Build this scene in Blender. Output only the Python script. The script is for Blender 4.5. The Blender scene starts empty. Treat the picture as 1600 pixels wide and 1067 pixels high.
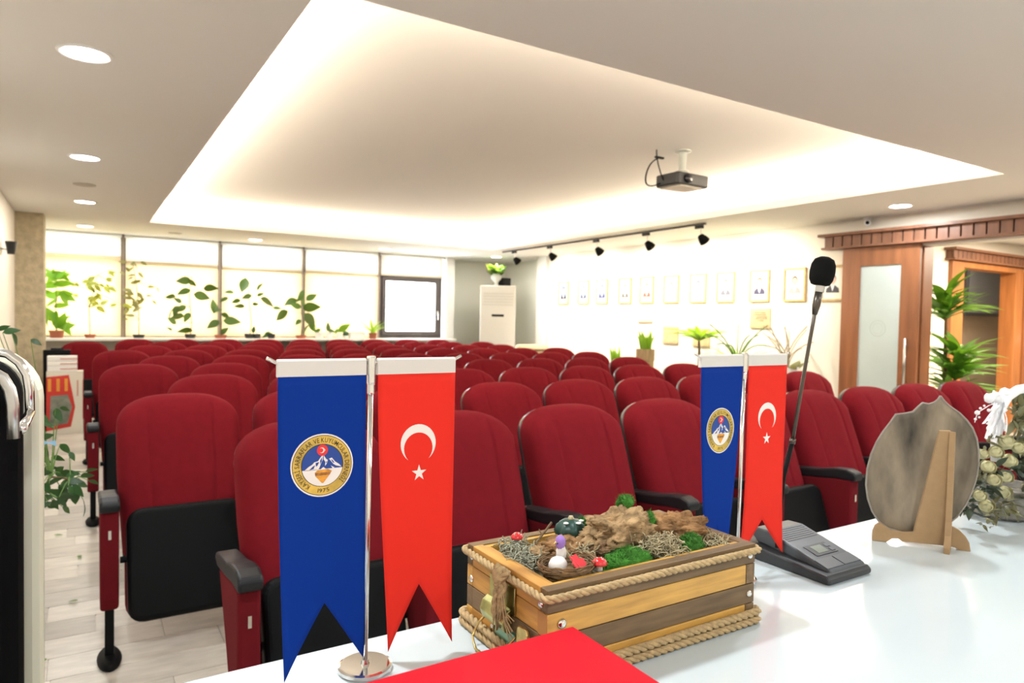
import bpy, bmesh, math, random
from mathutils import Vector, Matrix, noise
PI = math.pi
sc = bpy.context.scene
col = sc.collection
random.seed(7)

# ------------------------------------------------------------------ camera
CAM_H = 1.38
cd = bpy.data.cameras.new('camera'); cam = bpy.data.objects.new('camera', cd); col.objects.link(cam)
cd.sensor_width = 36.0; cd.lens = 36.0 * 1076 / 1600; cd.clip_start = 0.02; cd.clip_end = 100
def cam_axes(yaw=31.819, pitch=1.858, roll=1.148):
    y, p, r = map(math.radians, (yaw, pitch, roll))
    fw = Vector((math.sin(y)*math.cos(p), math.cos(y)*math.cos(p), -math.sin(p)))
    rt = Vector((math.cos(y), -math.sin(y), 0)); up = rt.cross(fw)
    return fw, rt*math.cos(r) + up*math.sin(r), -rt*math.sin(r) + up*math.cos(r)
_f, _r, _u = cam_axes()
cam.matrix_world = Matrix(((_r.x, _u.x, -_f.x, 0), (_r.y, _u.y, -_f.y, 0), (_r.z, _u.z, -_f.z, CAM_H), (0, 0, 0, 1)))
cd.dof.use_dof = True; cd.dof.focus_distance = 0.95; cd.dof.aperture_fstop = 8.0
sc.camera = cam
# ------------------------------------------------------------------ exposure, world
sc.view_settings.view_transform = 'Standard'; sc.view_settings.look = 'None'
sc.view_settings.gamma = 1.0; sc.view_settings.use_curve_mapping = False
sc.view_settings.exposure = 0.62
w = bpy.data.worlds.new('world'); sc.world = w; w.use_nodes = True
w.node_tree.nodes['Background'].inputs[0].default_value = (0.93, 0.97, 1.0, 1)
w.node_tree.nodes['Background'].inputs[1].default_value = 12.0
# ------------------------------------------------------------------ lamp strengths
SOFFIT_Z = 2.5; TRAY_Z = 2.80
TX0, TX1, TY0, TY1 = 0.685, 5.65, 2.40, 9.78        # edges of the ceiling tray
COVE_W = 11.0; DOWN_W = 10.0; SPOT_W = 95.0; HALL_W = 190.0
WARM = (1.0, 0.86, 0.68); COOL = (0.93, 0.97, 1.0); NEUT = (1.0, 0.94, 0.86)

def area(name, loc, sx, sy, power, color, target=None, shape='RECTANGLE', spread=PI, parent=None):
    l = bpy.data.lights.new(name, 'AREA'); l.shape = shape; l.size = sx; l.size_y = sy; l.energy = power; l.color = color; l.spread = spread
    o = bpy.data.objects.new(name, l); col.objects.link(o); o.location = loc
    if target is not None: o.rotation_euler = (Vector(target) - Vector(loc)).to_track_quat('-Z', 'Y').to_euler()
    if parent: o.parent = parent
    return o
def cove(name, loc, length, along, tilt):
    # a strip of warm LEDs on the cove ledge, pointing up and inward
    o = area(name, loc, length, 0.05, COVE_W*length, WARM)
    if along == 'x': o.rotation_euler = (PI - tilt, 0, 0)
    else: o.rotation_euler = Vector((tilt, 0, 1)).to_track_quat('-Z', 'X').to_euler()
    return o
CL = 2.60
def strip(name, a, b, inward):
    a, b = Vector(a), Vector(b); m = (a+b)/2; L = (b-a).length
    o = area(name, m, L, 0.04, COVE_W*L, WARM)
    d = (Vector(inward)*0.55 + Vector((0, 0, 1))).normalized()
    xax = (b-a).normalized(); zax = -d; yax = zax.cross(xax)
    o.matrix_world = Matrix(((xax.x, yax.x, zax.x, m.x), (xax.y, yax.y, zax.y, m.y), (xax.z, yax.z, zax.z, m.z), (0, 0, 0, 1)))
strip('cove_led_strip', (TX0-.12, TY0, CL), (TX0-.12, TY1, CL), (1, 0, 0))
strip('cove_led_strip', (TX1+.12, TY0, CL), (TX1+.12, TY1, CL), (-1, 0, 0))
strip('cove_led_strip', (TX0, TY1+.12, CL), (TX1, TY1+.12, CL), (0, -1, 0))
strip('cove_led_strip', (TX0, TY0-.12, CL), (TX1, TY0-.12, CL), (0, 1, 0))

# ------------------------------------------------------------------ materials
MATS = {}
def nt(m): return m.node_tree.nodes, m.node_tree.links
def mat(name, c, rough=0.6, metal=0.0, spec=0.5, bump=0.0, bscale=200.0, vary=0.0, vscale=8.0, sheen=0.0, coat=0.0, emit=None, estr=0.0, alpha=None, stretch=None, rnd=0.0, bdist=0.001):
    if name in MATS: return MATS[name]
    m = bpy.data.materials.new(name); m.use_nodes = True; N, L = nt(m); b = N['Principled BSDF']
    c4 = tuple(c) + (1,)
    b.inputs['Base Color'].default_value = c4; b.inputs['Roughness'].default_value = rough; b.inputs['Metallic'].default_value = metal
    b.inputs['Specular IOR Level'].default_value = spec
    if sheen: b.inputs['Sheen Weight'].default_value = sheen; b.inputs['Sheen Roughness'].default_value = 0.4; b.inputs['Sheen Tint'].default_value = (min(1, c[0]*2.5+.2), c[1]*1.5+.05, c[2]*1.5+.05, 1)
    if coat: b.inputs['Coat Weight'].default_value = coat; b.inputs['Coat Roughness'].default_value = 0.08
    tc = N.new('ShaderNodeTexCoord'); src = tc.outputs['Object']
    if stretch:
        mp = N.new('ShaderNodeMapping'); mp.inputs['Scale'].default_value = stretch; L.new(src, mp.inputs['Vector']); src = mp.outputs['Vector']
    csock = None
    if vary:
        n = N.new('ShaderNodeTexNoise'); n.inputs['Scale'].default_value = vscale; n.inputs['Detail'].default_value = 5; L.new(src, n.inputs['Vector'])
        mr = N.new('ShaderNodeMapRange'); mr.inputs[1].default_value = .3; mr.inputs[2].default_value = .7; mr.inputs[3].default_value = 1-vary; mr.inputs[4].default_value = 1+vary; L.new(n.outputs['Fac'], mr.inputs[0])
        mx = N.new('ShaderNodeMix'); mx.data_type = 'RGBA'; mx.blend_type = 'MULTIPLY'; mx.inputs[0].default_value = 1; mx.inputs[6].default_value = c4; L.new(mr.outputs[0], mx.inputs[7]); csock = mx.outputs[2]
    if rnd:
        oi = N.new('ShaderNodeObjectInfo'); mr = N.new('ShaderNodeMapRange'); mr.inputs[3].default_value = 1-rnd; mr.inputs[4].default_value = 1+rnd; L.new(oi.outputs['Random'], mr.inputs[0])
        mx = N.new('ShaderNodeMix'); mx.data_type = 'RGBA'; mx.blend_type = 'MULTIPLY'; mx.inputs[0].default_value = 1; mx.inputs[6].default_value = c4
        if csock: L.new(csock, mx.inputs[6])
        L.new(mr.outputs[0], mx.inputs[7]); csock = mx.outputs[2]
    if csock: L.new(csock, b.inputs['Base Color'])
    if bump:
        n = N.new('ShaderNodeTexNoise'); n.inputs['Scale'].default_value = bscale; n.inputs['Detail'].default_value = 4; L.new(src, n.inputs['Vector'])
        bp = N.new('ShaderNodeBump'); bp.inputs['Strength'].default_value = bump; bp.inputs['Distance'].default_value = bdist; L.new(n.outputs['Fac'], bp.inputs['Height']); L.new(bp.outputs[0], b.inputs['Normal'])
    if emit: b.inputs['Emission Color'].default_value = tuple(emit)+(1,); b.inputs['Emission Strength'].default_value = estr
    MATS[name] = m; return m
def leafmat(name, c, trans=0.35):
    if name in MATS: return MATS[name]
    m = bpy.data.materials.new(name); m.use_nodes = True; N, L = nt(m); b = N['Principled BSDF']
    b.inputs['Roughness'].default_value = 0.42
    oi = N.new('ShaderNodeObjectInfo'); mr = N.new('ShaderNodeMapRange'); mr.inputs[3].default_value = .65; mr.inputs[4].default_value = 1.35; L.new(oi.outputs['Random'], mr.inputs[0])
    mx = N.new('ShaderNodeMix'); mx.data_type = 'RGBA'; mx.blend_type = 'MULTIPLY'; mx.inputs[0].default_value = 1; mx.inputs[6].default_value = tuple(c)+(1,); L.new(mr.outputs[0], mx.inputs[7])
    L.new(mx.outputs[2], b.inputs['Base Color'])
    t = N.new('ShaderNodeBsdfTranslucent'); t.inputs[0].default_value = (min(1, c[0]*2.0+.03), min(1, c[1]*1.8), c[2]*.8, 1)
    ms = N.new('ShaderNodeMixShader'); ms.inputs[0].default_value = trans; L.new(b.outputs[0], ms.inputs[1]); L.new(t.outputs[0], ms.inputs[2]); L.new(ms.outputs[0], N['Material Output'].inputs[0])
    MATS[name] = m; return m
def blindmat(name, c, t):
    m = bpy.data.materials.new(name); m.use_nodes = True; N, L = nt(m); b = N['Principled BSDF']
    b.inputs['Base Color'].default_value = tuple(c)+(1,); b.inputs['Roughness'].default_value = .9
    tr = N.new('ShaderNodeBsdfTranslucent'); tr.inputs[0].default_value = tuple(c)+(1,)
    ms = N.new('ShaderNodeMixShader'); ms.inputs[0].default_value = t; L.new(b.outputs[0], ms.inputs[1]); L.new(tr.outputs[0], ms.inputs[2]); L.new(ms.outputs[0], N['Material Output'].inputs[0])
    MATS[name] = m; return m
def emat(name, c, s):
    m = bpy.data.materials.new(name); m.use_nodes = True; N, L = nt(m); e = N.new('ShaderNodeEmission'); e.inputs[0].default_value = tuple(c)+(1,); e.inputs[1].default_value = s
    L.new(e.outputs[0], N['Material Output'].inputs[0]); MATS[name] = m; return m
def panemat(name, tint, gloss):
    m = bpy.data.materials.new(name); m.use_nodes = True; N, L = nt(m)
    t = N.new('ShaderNodeBsdfTransparent'); t.inputs[0].default_value = tuple(tint)+(1,); g = N.new('ShaderNodeBsdfGlossy'); g.inputs['Roughness'].default_value = .05
    ms = N.new('ShaderNodeMixShader'); ms.inputs[0].default_value = gloss; L.new(t.outputs[0], ms.inputs[1]); L.new(g.outputs[0], ms.inputs[2]); L.new(ms.outputs[0], N['Material Output'].inputs[0])
    MATS[name] = m; return m
M_ceil = mat('ceiling_paint', (.80, .78, .74), .9, bump=.05, bscale=60)
M_wall = mat('cream_wall_paint', (.82, .77, .68), .85, bump=.08, bscale=90)
M_white = mat('white_paint', (.84, .83, .80), .6)
M_grey = mat('grey_green_wall_paint', (.74, .73, .65), .85, bump=.08, bscale=90)
M_pillar = mat('sand_plaster', (.47, .40, .27), .95, bump=.8, bscale=35, vary=.18, vscale=14, bdist=.01)
M_red = mat('crimson_seat_fabric', (.150, .0078, .0125), .9, spec=.06, bump=.25, bscale=900, vary=.06, vscale=30, sheen=.14)
M_redp = mat('crimson_side_panel_fabric', (.122, .0068, .011), .85, spec=.1, bump=.2, bscale=900, sheen=.04)
M_blk = mat('black_plastic', (.004, .0045, .005), .55, spec=.12, bump=.1, bscale=500)
M_pad = mat('dark_grey_arm_pad_plastic', (.009, .010, .012), .45, spec=.28, bump=.1, bscale=500)
M_shell = mat('dark_back_shell_plastic', (.03, .029, .028), .3)
M_chrome = mat('chrome', (.75, .74, .72), .13, metal=1)
M_steel = mat('brushed_steel', (.55, .54, .52), .3, metal=1)
M_brass = mat('worn_brass', (.62, .47, .18), .3, metal=1, vary=.25, vscale=60)
M_table = mat('white_gloss_table_laminate', (.55, .62, .645), .16, spec=.5, coat=.3)
M_wood = mat('cherry_door_wood', (.26, .095, .035), .42, vary=.2, vscale=3, stretch=(6, 6, .6), bump=.05, bscale=60)
M_wood2 = mat('walnut_cornice_wood', (.20, .085, .045), .4, vary=.2, vscale=3, stretch=(6, 6, .6), rnd=.12)
M_plank = mat('pale_ash_plank', (.52, .485, .435), .38, vary=.16, vscale=2.5, stretch=(1.5, 9, 1), rnd=.30, bump=.05, bscale=40)
M_floor = mat('pale_plank_floor', (.50, .455, .39), .4, vary=.14, vscale=2.5, stretch=(1, 9, 1))
M_frame = mat('dark_window_frame', (.085, .07, .07), .45)
M_blindw = blindmat('white_blind_fabric', (.90, .88, .82), .45)
M_blindc = blindmat('cream_blind_fabric', (.86, .75, .55), .42)
M_pane = panemat('clear_window_glass', (.96, .98, .98), .05)
M_frost = mat('frosted_glass', (.50, .58, .56), .35, vary=.05, vscale=2)
M_lampglow = emat('downlight_diffuser_glow', COOL, 22.0)
M_lampglow_w = emat('warm_downlight_diffuser_glow', (1, .95, .86), 16.0)
M_terra = mat('terracotta_pot', (.36, .11, .06), .8)
M_potw = mat('white_ceramic_pot', (.80, .80, .78), .3)
M_potb = mat('black_plastic_pot', (.02, .02, .022), .5)
M_stem = mat('woody_stem', (.16, .10, .05), .8, vary=.2, vscale=40)
M_stemg = mat('green_stem', (.12, .22, .05), .6)
L_rub = leafmat('dark_rubber_leaf', (.045, .115, .025), .3)
L_fic = leafmat('green_ficus_leaf', (.09, .23, .035), .4)
L_lime = leafmat('lime_strap_leaf', (.22, .42, .05), .35)
L_pale = leafmat('pale_backlit_leaf', (.22, .30, .10), .5)
L_deep = leafmat('deep_green_leaf', (.02, .075, .02), .2)
L_drac = leafmat('dracaena_leaf', (.10, .26, .03), .3)

# ------------------------------------------------------------------ mesh helpers
def new_obj(name, me, m=None, parent=None, smooth=False):
    o = bpy.data.objects.new(name, me); col.objects.link(o)
    if m is not None and not me.materials: me.materials.append(m)
    if parent is not None: o.parent = parent
    if smooth:
        for p in me.polygons: p.use_smooth = True
    return o
def mk(name, bm, m, parent=None, smooth=False, bevel=0, seg=2):
    bmesh.ops.recalc_face_normals(bm, faces=bm.faces)
    me = bpy.data.meshes.new(name); bm.to_mesh(me); bm.free()
    o = new_obj(name, me, m, parent, smooth)
    if bevel:
        b = o.modifiers.new('bevel', 'BEVEL'); b.width = bevel; b.segments = seg; b.limit_method = 'ANGLE'; b.angle_limit = math.radians(35)
    return o
def box(bm, x0, x1, y0, y1, z0, z1):
    v = [bm.verts.new(p) for p in ((x0,y0,z0),(x1,y0,z0),(x1,y1,z0),(x0,y1,z0),(x0,y0,z1),(x1,y0,z1),(x1,y1,z1),(x0,y1,z1))]
    for f in ((0,3,2,1),(4,5,6,7),(0,1,5,4),(1,2,6,5),(2,3,7,6),(3,0,4,7)): bm.faces.new([v[i] for i in f])
def bx(name, x0, x1, y0, y1, z0, z1, m, parent=None, bevel=0):
    bm = bmesh.new(); box(bm, x0, x1, y0, y1, z0, z1); return mk(name, bm, m, parent, bevel=bevel)
def tube(bm, pts, r, n=8, cap=True):
    pts = [Vector(p) for p in pts]; rs = r if isinstance(r, (list, tuple)) else [r]*len(pts)
    rings = []; prev = None
    for i, p in enumerate(pts):
        t = (pts[min(i+1, len(pts)-1)] - pts[max(i-1, 0)]).normalized()
        if prev is None:
            a = Vector((0, 0, 1)) if abs(t.z) < .9 else Vector((1, 0, 0)); nx = t.cross(a).normalized()
        else: nx = (prev - t*prev.dot(t)).normalized()
        prev = nx; ny = t.cross(nx)
        rings.append([bm.verts.new(p + (nx*math.cos(2*PI*k/n) + ny*math.sin(2*PI*k/n))*rs[i]) for k in range(n)])
    for a, b in zip(rings, rings[1:]):
        for k in range(n): bm.faces.new((a[k], a[(k+1) % n], b[(k+1) % n], b[k]))
    if cap and n > 2:
        bm.faces.new(rings[0][::-1]); bm.faces.new(rings[-1])
def lathe(bm, prof, c=(0, 0, 0), n=24, axis='z'):
    rings = []
    for r, z in prof:
        ring = []
        for k in range(n):
            a = 2*PI*k/n; p = (r*math.cos(a), r*math.sin(a), z)
            if axis == 'y': p = (p[0], p[2], p[1])
            if axis == 'x': p = (p[2], p[0], p[1])
            ring.append(bm.verts.new(Vector(c) + Vector(p)))
        rings.append(ring)
    for a, b in zip(rings, rings[1:]):
        for k in range(n): bm.faces.new((a[k], a[(k+1) % n], b[(k+1) % n], b[k]))
    bm.faces.new(rings[0][::-1]); bm.faces.new(rings[-1])
def prism(bm, pts, axis, a, b):
    # closed outline pts (2d) extruded along axis between a and b
    def P(p, t): return {'x': (t, p[0], p[1]), 'y': (p[0], t, p[1]), 'z': (p[0], p[1], t)}[axis]
    A = [bm.verts.new(P(p, a)) for p in pts]; B = [bm.verts.new(P(p, b)) for p in pts]; n = len(pts)
    bm.faces.new(A); bm.faces.new(B[::-1])
    for i in range(n): bm.faces.new((A[i], B[i], B[(i+1) % n], A[(i+1) % n]))
def blob(bm, c, r, sub=2, amp=.2, freq=3.0, seed=0, sq=(1, 1, 1)):
    res = bmesh.ops.create_icosphere(bm, subdivisions=sub, radius=1.0)
    for v in res['verts']:
        d = v.co.normalized(); k = 1 + amp*noise.fractal(d*freq + Vector((seed*3.1, seed*1.7, seed)), 1.0, 2.0, 4)
        v.co = Vector(c) + Vector((d.x*sq[0], d.y*sq[1], d.z*sq[2]))*r*k
def bez(p0, p1, p2, n=10):
    p0, p1, p2 = Vector(p0), Vector(p1), Vector(p2)
    return [p0*(1-t)**2 + p1*2*t*(1-t) + p2*t*t for t in [i/n for i in range(n+1)]]
def tag(o, label, cat, group=None, kind=None):
    o['label'] = label; o['category'] = cat
    if group: o['group'] = group
    if kind: o['kind'] = kind
    return o
def thing(name, label, cat, loc=(0, 0, 0), rz=0, group=None):
    o = bpy.data.objects.new(name, None); col.objects.link(o); o.location = loc; o.rotation_euler = (0, 0, rz); o.empty_display_size = .1
    return tag(o, label, cat, group)
def struct(o): o['kind'] = 'structure'; return o
def copy_tree(o, parent=None):
    c = o.copy(); col.objects.link(c); c.parent = parent
    for ch in list(o.children): copy_tree(ch, c)
    return c
ORD = ['zeroth', 'first', 'second', 'third', 'fourth', 'fifth', 'sixth', 'seventh', 'eighth', 'ninth', 'tenth', 'eleventh']

# ------------------------------------------------------------------ the room shell
XL, XR, YW, YB = -0.685, 6.92, 11.6, -2.2
fl = struct(bx('floor', XL-.2, 14.8, YB-.2, 12.6, -.15, -.006, M_floor))
# planks that the photograph shows: the left aisle and the front rows
pw, pl = 0.19, 0.62
pmesh = None; k = 0
for i in range(52):
    y = 0.95 + i*pw
    xmax = 2.6 if i < 12 else 0.35
    x = XL - random.random()*pl
    while x < xmax:
        x0, x1 = max(x, XL), x + pl
        if pmesh is None:
            bm = bmesh.new(); box(bm, 0, 1, 0, pw-.003, -.006, 0); p = mk('plank', bm, M_plank, fl); pmesh = p.data
        else: p = new_obj('plank', pmesh, None, fl)
        p.location = (x0, y, 0); p.scale = (x1-x0-.003, 1, 1)
        x += pl; k += 1
struct(bx('floor_dais', -.02, 3.6, YB, 0.86, -.005, .18, M_floor))
# ceiling: soffit ring around the tray, ledge, cove and raised tray
bm = bmesh.new()
for a in ((XL-.2, 14.8, YB-.2, TY0), (XL-.2, 14.8, TY1, 12.6), (XL-.2, TX0, TY0, TY1), (TX1, 14.8, TY0, TY1)): box(bm, *a, SOFFIT_Z, SOFFIT_Z+.05)
struct(mk('ceiling', bm, M_ceil))
bm = bmesh.new(); e = .22
box(bm, TX0-e, TX1+e, TY0-e, TY1+e, TRAY_Z, TRAY_Z+.05)
for a in ((TX0-e-.05, TX0-e, TY0-e, TY1+e), (TX1+e, TX1+e+.05, TY0-e, TY1+e), (TX0-e, TX1+e, TY0-e-.05, TY0-e), (TX0-e, TX1+e, TY1+e, TY1+e+.05)): box(bm, *a, SOFFIT_Z+.05, TRAY_Z+.05)
struct(mk('ceiling_tray', bm, M_ceil))
bm = bmesh.new(); t = .02                                                   # little upstand at the tray edge hiding the LED strips
for a in ((TX0-t, TX0, TY0-t, TY1+t), (TX1, TX1+t, TY0-t, TY1+t), (TX0, TX1, TY0-t, TY0), (TX0, TX1, TY1, TY1+t)): box(bm, *a, SOFFIT_Z+.05, SOFFIT_Z+.075)
struct(mk('trim_1', bm, M_ceil))
# left wall, wall behind the camera
struct(bx('wall_left', XL-.2, XL, YB, YW+.2, 0, SOFFIT_Z, M_wall))
struct(bx('wall_rear', XL-.2, XR+.2, YB-.2, YB, 0, SOFFIT_Z, M_wall))
struct(bx('wall_pillar', XL, -.41, 9.73, 10.25, 0, SOFFIT_Z, M_pillar))
# right wall with the wide opening of the sliding door
OY0, OY1, OZ = 0.9, 3.62, 2.17
bm = bmesh.new()
box(bm, XR, XR+.14, OY1, 10.0, 0, SOFFIT_Z); box(bm, XR, XR+.14, OY0, OY1, OZ, SOFFIT_Z); box(bm, XR, XR+.14, YB, OY0, 0, SOFFIT_Z)
struct(mk('wall_right', bm, M_wall))
struct(bx('wall_pilaster', XR-.03, XR+.33, 10.0, 10.3, 0, SOFFIT_Z, M_white))
struct(bx('wall_niche', 7.25, 7.4, 10.3, 12.2, 0, SOFFIT_Z, M_grey))
struct(bx('wall_niche_back', 5.86, 7.25, 12.0, 12.2, 0, SOFFIT_Z, M_grey))
struct(bx('trim_2', 5.70, 5.86, YW-.08, 12.2, 0, SOFFIT_Z, M_white))
# window wall: sill wall below and slim head above
SILL = 1.0
struct(bx('wall_window', XL, 5.70, YW, YW+.2, 0, SILL, M_wall))
struct(bx('wall_window_head', XL, 5.70, YW, YW+.2, SOFFIT_Z-.04, SOFFIT_Z+.05, M_wall))
sill = bx('window_sill', XL, 5.70, 11.08, YW+.02, SILL-.035, SILL, M_white, bevel=.006)
struct(sill)
# baseboard
struct(bx('baseboard_left', XL, XL+.015, YB, 9.73, 0, .09, M_white))
struct(bx('baseboard_right', XR-.015, XR, OY1, 10.0, 0, .09, M_wood2))

# windows: divisions read from the photograph
WX = [XL, 0.475, 1.79, 3.08, 4.40, 5.66]
for i in range(5):
    x0, x1 = WX[i]+.012, WX[i+1]-.012
    wn = bpy.data.objects.new('window_%d' % (i+1), None); col.objects.link(wn); wn['kind'] = 'structure'
    fw_ = .045 if i < 4 else .10
    bm = bmesh.new()
    zt = 2.12
    box(bm, x0, x0+fw_, YW+.02, YW+.09, SILL, 2.46); box(bm, x1-fw_, x1, YW+.02, YW+.09, SILL, 2.46)
    box(bm, x0+fw_, x1-fw_, YW+.02, YW+.09, SILL, SILL+fw_*.8); box(bm, x0+fw_, x1-fw_, YW+.02, YW+.09, 2.46-.04, 2.46); box(bm, x0+fw_, x1-fw_, YW+.02, YW+.09, zt-.05, zt+.03)
    mk('window_frame', bm, M_frame, wn)
    bx('pane', x0+fw_, x1-fw_, YW+.05, YW+.056, SILL+.04, zt-.05, M_pane, wn)
    bx('pane', x0+fw_, x1-fw_, YW+.05, YW+.056, zt+.03, 2.42, M_pane, wn)
    if i == 4:
        bm = bmesh.new(); s = .055
        a0, a1, b0, b1 = x0+.06, x1-.06, SILL+.05, zt-.03
        box(bm, a0, a0+s+.02, YW-.01, YW+.04, b0, b1); box(bm, a1-s-.02, a1, YW-.01, YW+.04, b0, b1); box(bm, a0+s, a1-s, YW-.01, YW+.04, b0, b0+s+.02); box(bm, a0+s, a1-s, YW-.01, YW+.04, b1-s-.02, b1)
        sash = mk('sash', bm, M_frame, wn, bevel=.008)
        bm = bmesh.new(); box(bm, a1-.05, a1-.025, YW-.03, YW-.01, 1.42, 1.50); tube(bm, [(a1-.038, YW-.035, 1.46), (a1-.038, YW-.055, 1.46), (a1-.038, YW-.055, 1.34)], .009)
        mk('handle', bm, M_steel, sash)
    # slim mullion cover between the bays
    if i < 4: struct(bx('trim_%d' % (3+i), WX[i+1]-.015, WX[i+1]+.015, YW-.035, YW+.02, SILL, SOFFIT_Z, mat('mullion_cover', (.26, .20, .15), .5)))
# roller blinds: an upper and a lower one in each bay
def blind(x0, x1, z0, z1, y, m, label, wavy=0):
    t = thing('roller_blind', label, 'blind', ((x0+x1)/2, y, z0), group='roller blinds on the window wall')
    w2 = (x1-x0)/2; bm = bmesh.new(); n = 12; nz = 10; rows = []
    for s in (0, .0015):
        g = [[bm.verts.new((-w2+2*w2*i/n, s + wavy*.012*math.sin(j*1.9)*(.6+.4*math.sin(i*.7)), (z1-z0)*j/nz)) for i in range(n+1)] for j in range(nz+1)]
        for j in range(nz):
            for i in range(n): bm.faces.new((g[j][i], g[j][i+1], g[j+1][i+1], g[j+1][i]))
    mk('blind_fabric', bm, m, t, smooth=True)
    bm = bmesh.new(); tube(bm, [(-w2, .018, z1-z0-.02), (w2, .018, z1-z0-.02)], .017, 12); mk('roller', bm, M_white, t, smooth=True)
    bm = bmesh.new(); box(bm, -w2, w2, -.006, .008, -.012, .01); mk('bottom_bar', bm, mat('cream_bar', (.62, .52, .38), .5), t)
    return t
names = ['leftmost bay beside the plaster pillar', 'second bay from the pillar', 'third bay from the pillar', 'fourth bay, left of the open window', 'bay of the bare dark-framed window']
ztops = [2.17, 2.11, 2.10, 2.11, 2.12]
for i in range(5):
    x0, x1 = WX[i]+.03, WX[i+1]-.03
    blind(x0, x1, ztops[i], SOFFIT_Z-.005, YW-.05, M_blindw, 'bright white upper blind in the ' + names[i], 1 if i == 0 else 0)
    if i < 4: blind(x0, x1, 1.02, ztops[i]-.01, YW-.03, M_blindc, 'cream lower blind in the ' + names[i])

# ------------------------------------------------------------------ sliding door, cornice, hall beyond
dr = bpy.data.objects.new('door_1', None); col.objects.link(dr); dr['kind'] = 'structure'
dx0, dx1 = XR-.075, XR-.03
bm = bmesh.new()
box(bm, dx0, dx1, 4.20, 4.40, .02, 2.19); box(bm, dx0, dx1, 3.60, 3.78, .02, 2.19); box(bm, dx0, dx1, 3.78, 4.20, 2.00, 2.19); box(bm, dx0, dx1, 3.78, 4.20, .02, .30)
mk('door_leaf', bm, M_wood, dr, bevel=.004)
gl = bx('frosted_pane', dx0+.015, dx1-.015, 3.78, 4.20, .30, 2.00, M_frost, dr)
gl['label'] = 'pale green frosted glass pane'
bm = bmesh.new()
for r0, r1 in ((.085, .075), (.055, .05)):
    n = 32; a = [bm.verts.new((dx0+.0145, 4.0+r0*math.cos(2*PI*q/n), 1.36+r0*math.sin(2*PI*q/n))) for q in range(n)]; b = [bm.verts.new((dx0+.0145, 4.0+r1*math.cos(2*PI*q/n), 1.36+r1*math.sin(2*PI*q/n))) for q in range(n)]
    for q in range(n): bm.faces.new((a[q], a[(q+1) % n], b[(q+1) % n], b[q]))
mk('etched_emblem', bm, mat('etched_glass_mark', (.44, .51, .48), .5), gl)
bm = bmesh.new(); tube(bm, [(dx0-.04, 3.69, .75), (dx0-.04, 3.69, 1.27)], .014, 10); tube(bm, [(dx0-.04, 3.69, .82), (dx0+.01, 3.69, .82)], .008, 8); tube(bm, [(dx0-.04, 3.69, 1.2), (dx0+.01, 3.69, 1.2)], .008, 8)
mk('handle', bm, M_steel, dr, smooth=True)
def cornice(name, label, axis, a0, a1, front, z0, z1, step=.105):
    t = thing(name, label, 'cornice', (0, 0, 0))
    n = int((a1-a0)/step); st = (a1-a0)/n
    def B(nm, u0, u1, d0, d1, za, zb, m=M_wood2):
        return bx(nm, front+d0, front+d1, u0, u1, za, zb, m, t, bevel=.003) if axis == 'y' else bx(nm, u0, u1, front+d0, front+d1, za, zb, m, t, bevel=.003)
    B('top_ledge', a0-.05, a1+.05, -.05, .11, z1-.03, z1); B('bottom_ledge', a0-.02, a1+.02, -.025, .11, z0, z0+.022); B('backing_board', a0, a1, .03, .11, z0+.022, z1-.03)
    for q in range(n): B('slat', a0+q*st+.007, a0+(q+1)*st-.007, .0, .03, z0+.022, z1-.03)
    return t
cornice('door_cornice', 'walnut cornice of short upright panels over the sliding door', 'y', 0.9, 4.60, XR-.11, 2.195, 2.36)
struct(bx('trim_7', XR-.012, XR+.155, OY1-.03, OY1, 0, OZ, M_wood)); struct(bx('trim_8', XR-.012, XR+.155, OY0, OY0+.03, 0, OZ, M_wood))
# hall behind the opening
HY = 4.30
bm = bmesh.new(); box(bm, XR+.14, 8.98, HY, HY+.12, 0, SOFFIT_Z); box(bm, 10.60, 14.6, HY, HY+.12, 0, SOFFIT_Z); box(bm, 8.98, 10.60, HY, HY+.12, 2.19, SOFFIT_Z)
struct(mk('wall_hall', bm, M_wall))
struct(bx('wall_hall_end', 14.6, 14.8, YB, 8.0, 0, SOFFIT_Z, M_wall)); struct(bx('wall_hall_near', XR+.14, 14.6, YB-.2, YB, 0, SOFFIT_Z, M_wall))
struct(bx('wall_office_back', 8.5, 14.6, 5.65, 5.8, 0, SOFFIT_Z, mat('taupe_wall_paint', (.34, .27, .20), .9))); struct(bx('wall_office_side', 8.5, 8.62, HY+.12, 5.65, 0, SOFFIT_Z, mat('taupe_wall_paint', (.34, .27, .20), .9)))
d2 = bpy.data.objects.new('door_2', None); col.objects.link(d2); d2['kind'] = 'structure'
M_wood3 = mat('honey_lit_door_wood', (.36, .135, .04), .4, vary=.2, vscale=3, stretch=(6, 6, .6))  # lit version of the door wood, the hall light put into its colour
bx('jamb', 8.82, 9.10, HY-.05, HY+.14, 0, 2.19, M_wood3, d2, bevel=.004); bx('jamb', 10.46, 10.68, HY-.05, HY+.14, 0, 2.19, M_wood3, d2, bevel=.004); bx('lintel', 9.10, 10.46, HY-.05, HY+.14, 2.12, 2.19, M_wood3, d2, bevel=.004)
lf = bx('door_leaf', 10.70, 11.60, HY-.075, HY-.03, .02, 2.15, M_wood, d2, bevel=.004)
bm = bmesh.new(); tube(bm, [(10.80, HY-.12, .5), (10.80, HY-.12, 1.55)], .022, 10); tube(bm, [(10.80, HY-.12, .6), (10.80, HY-.06, .6)], .01, 8); tube(bm, [(10.80, HY-.12, 1.45), (10.80, HY-.06, 1.45)], .01, 8); mk('handle', bm, M_steel, lf, smooth=True)
cornice('door_cornice', 'walnut slatted cornice over the office doorway in the hall', 'x', 8.75, 11.6, HY-.09, 2.195, 2.34)
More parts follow.
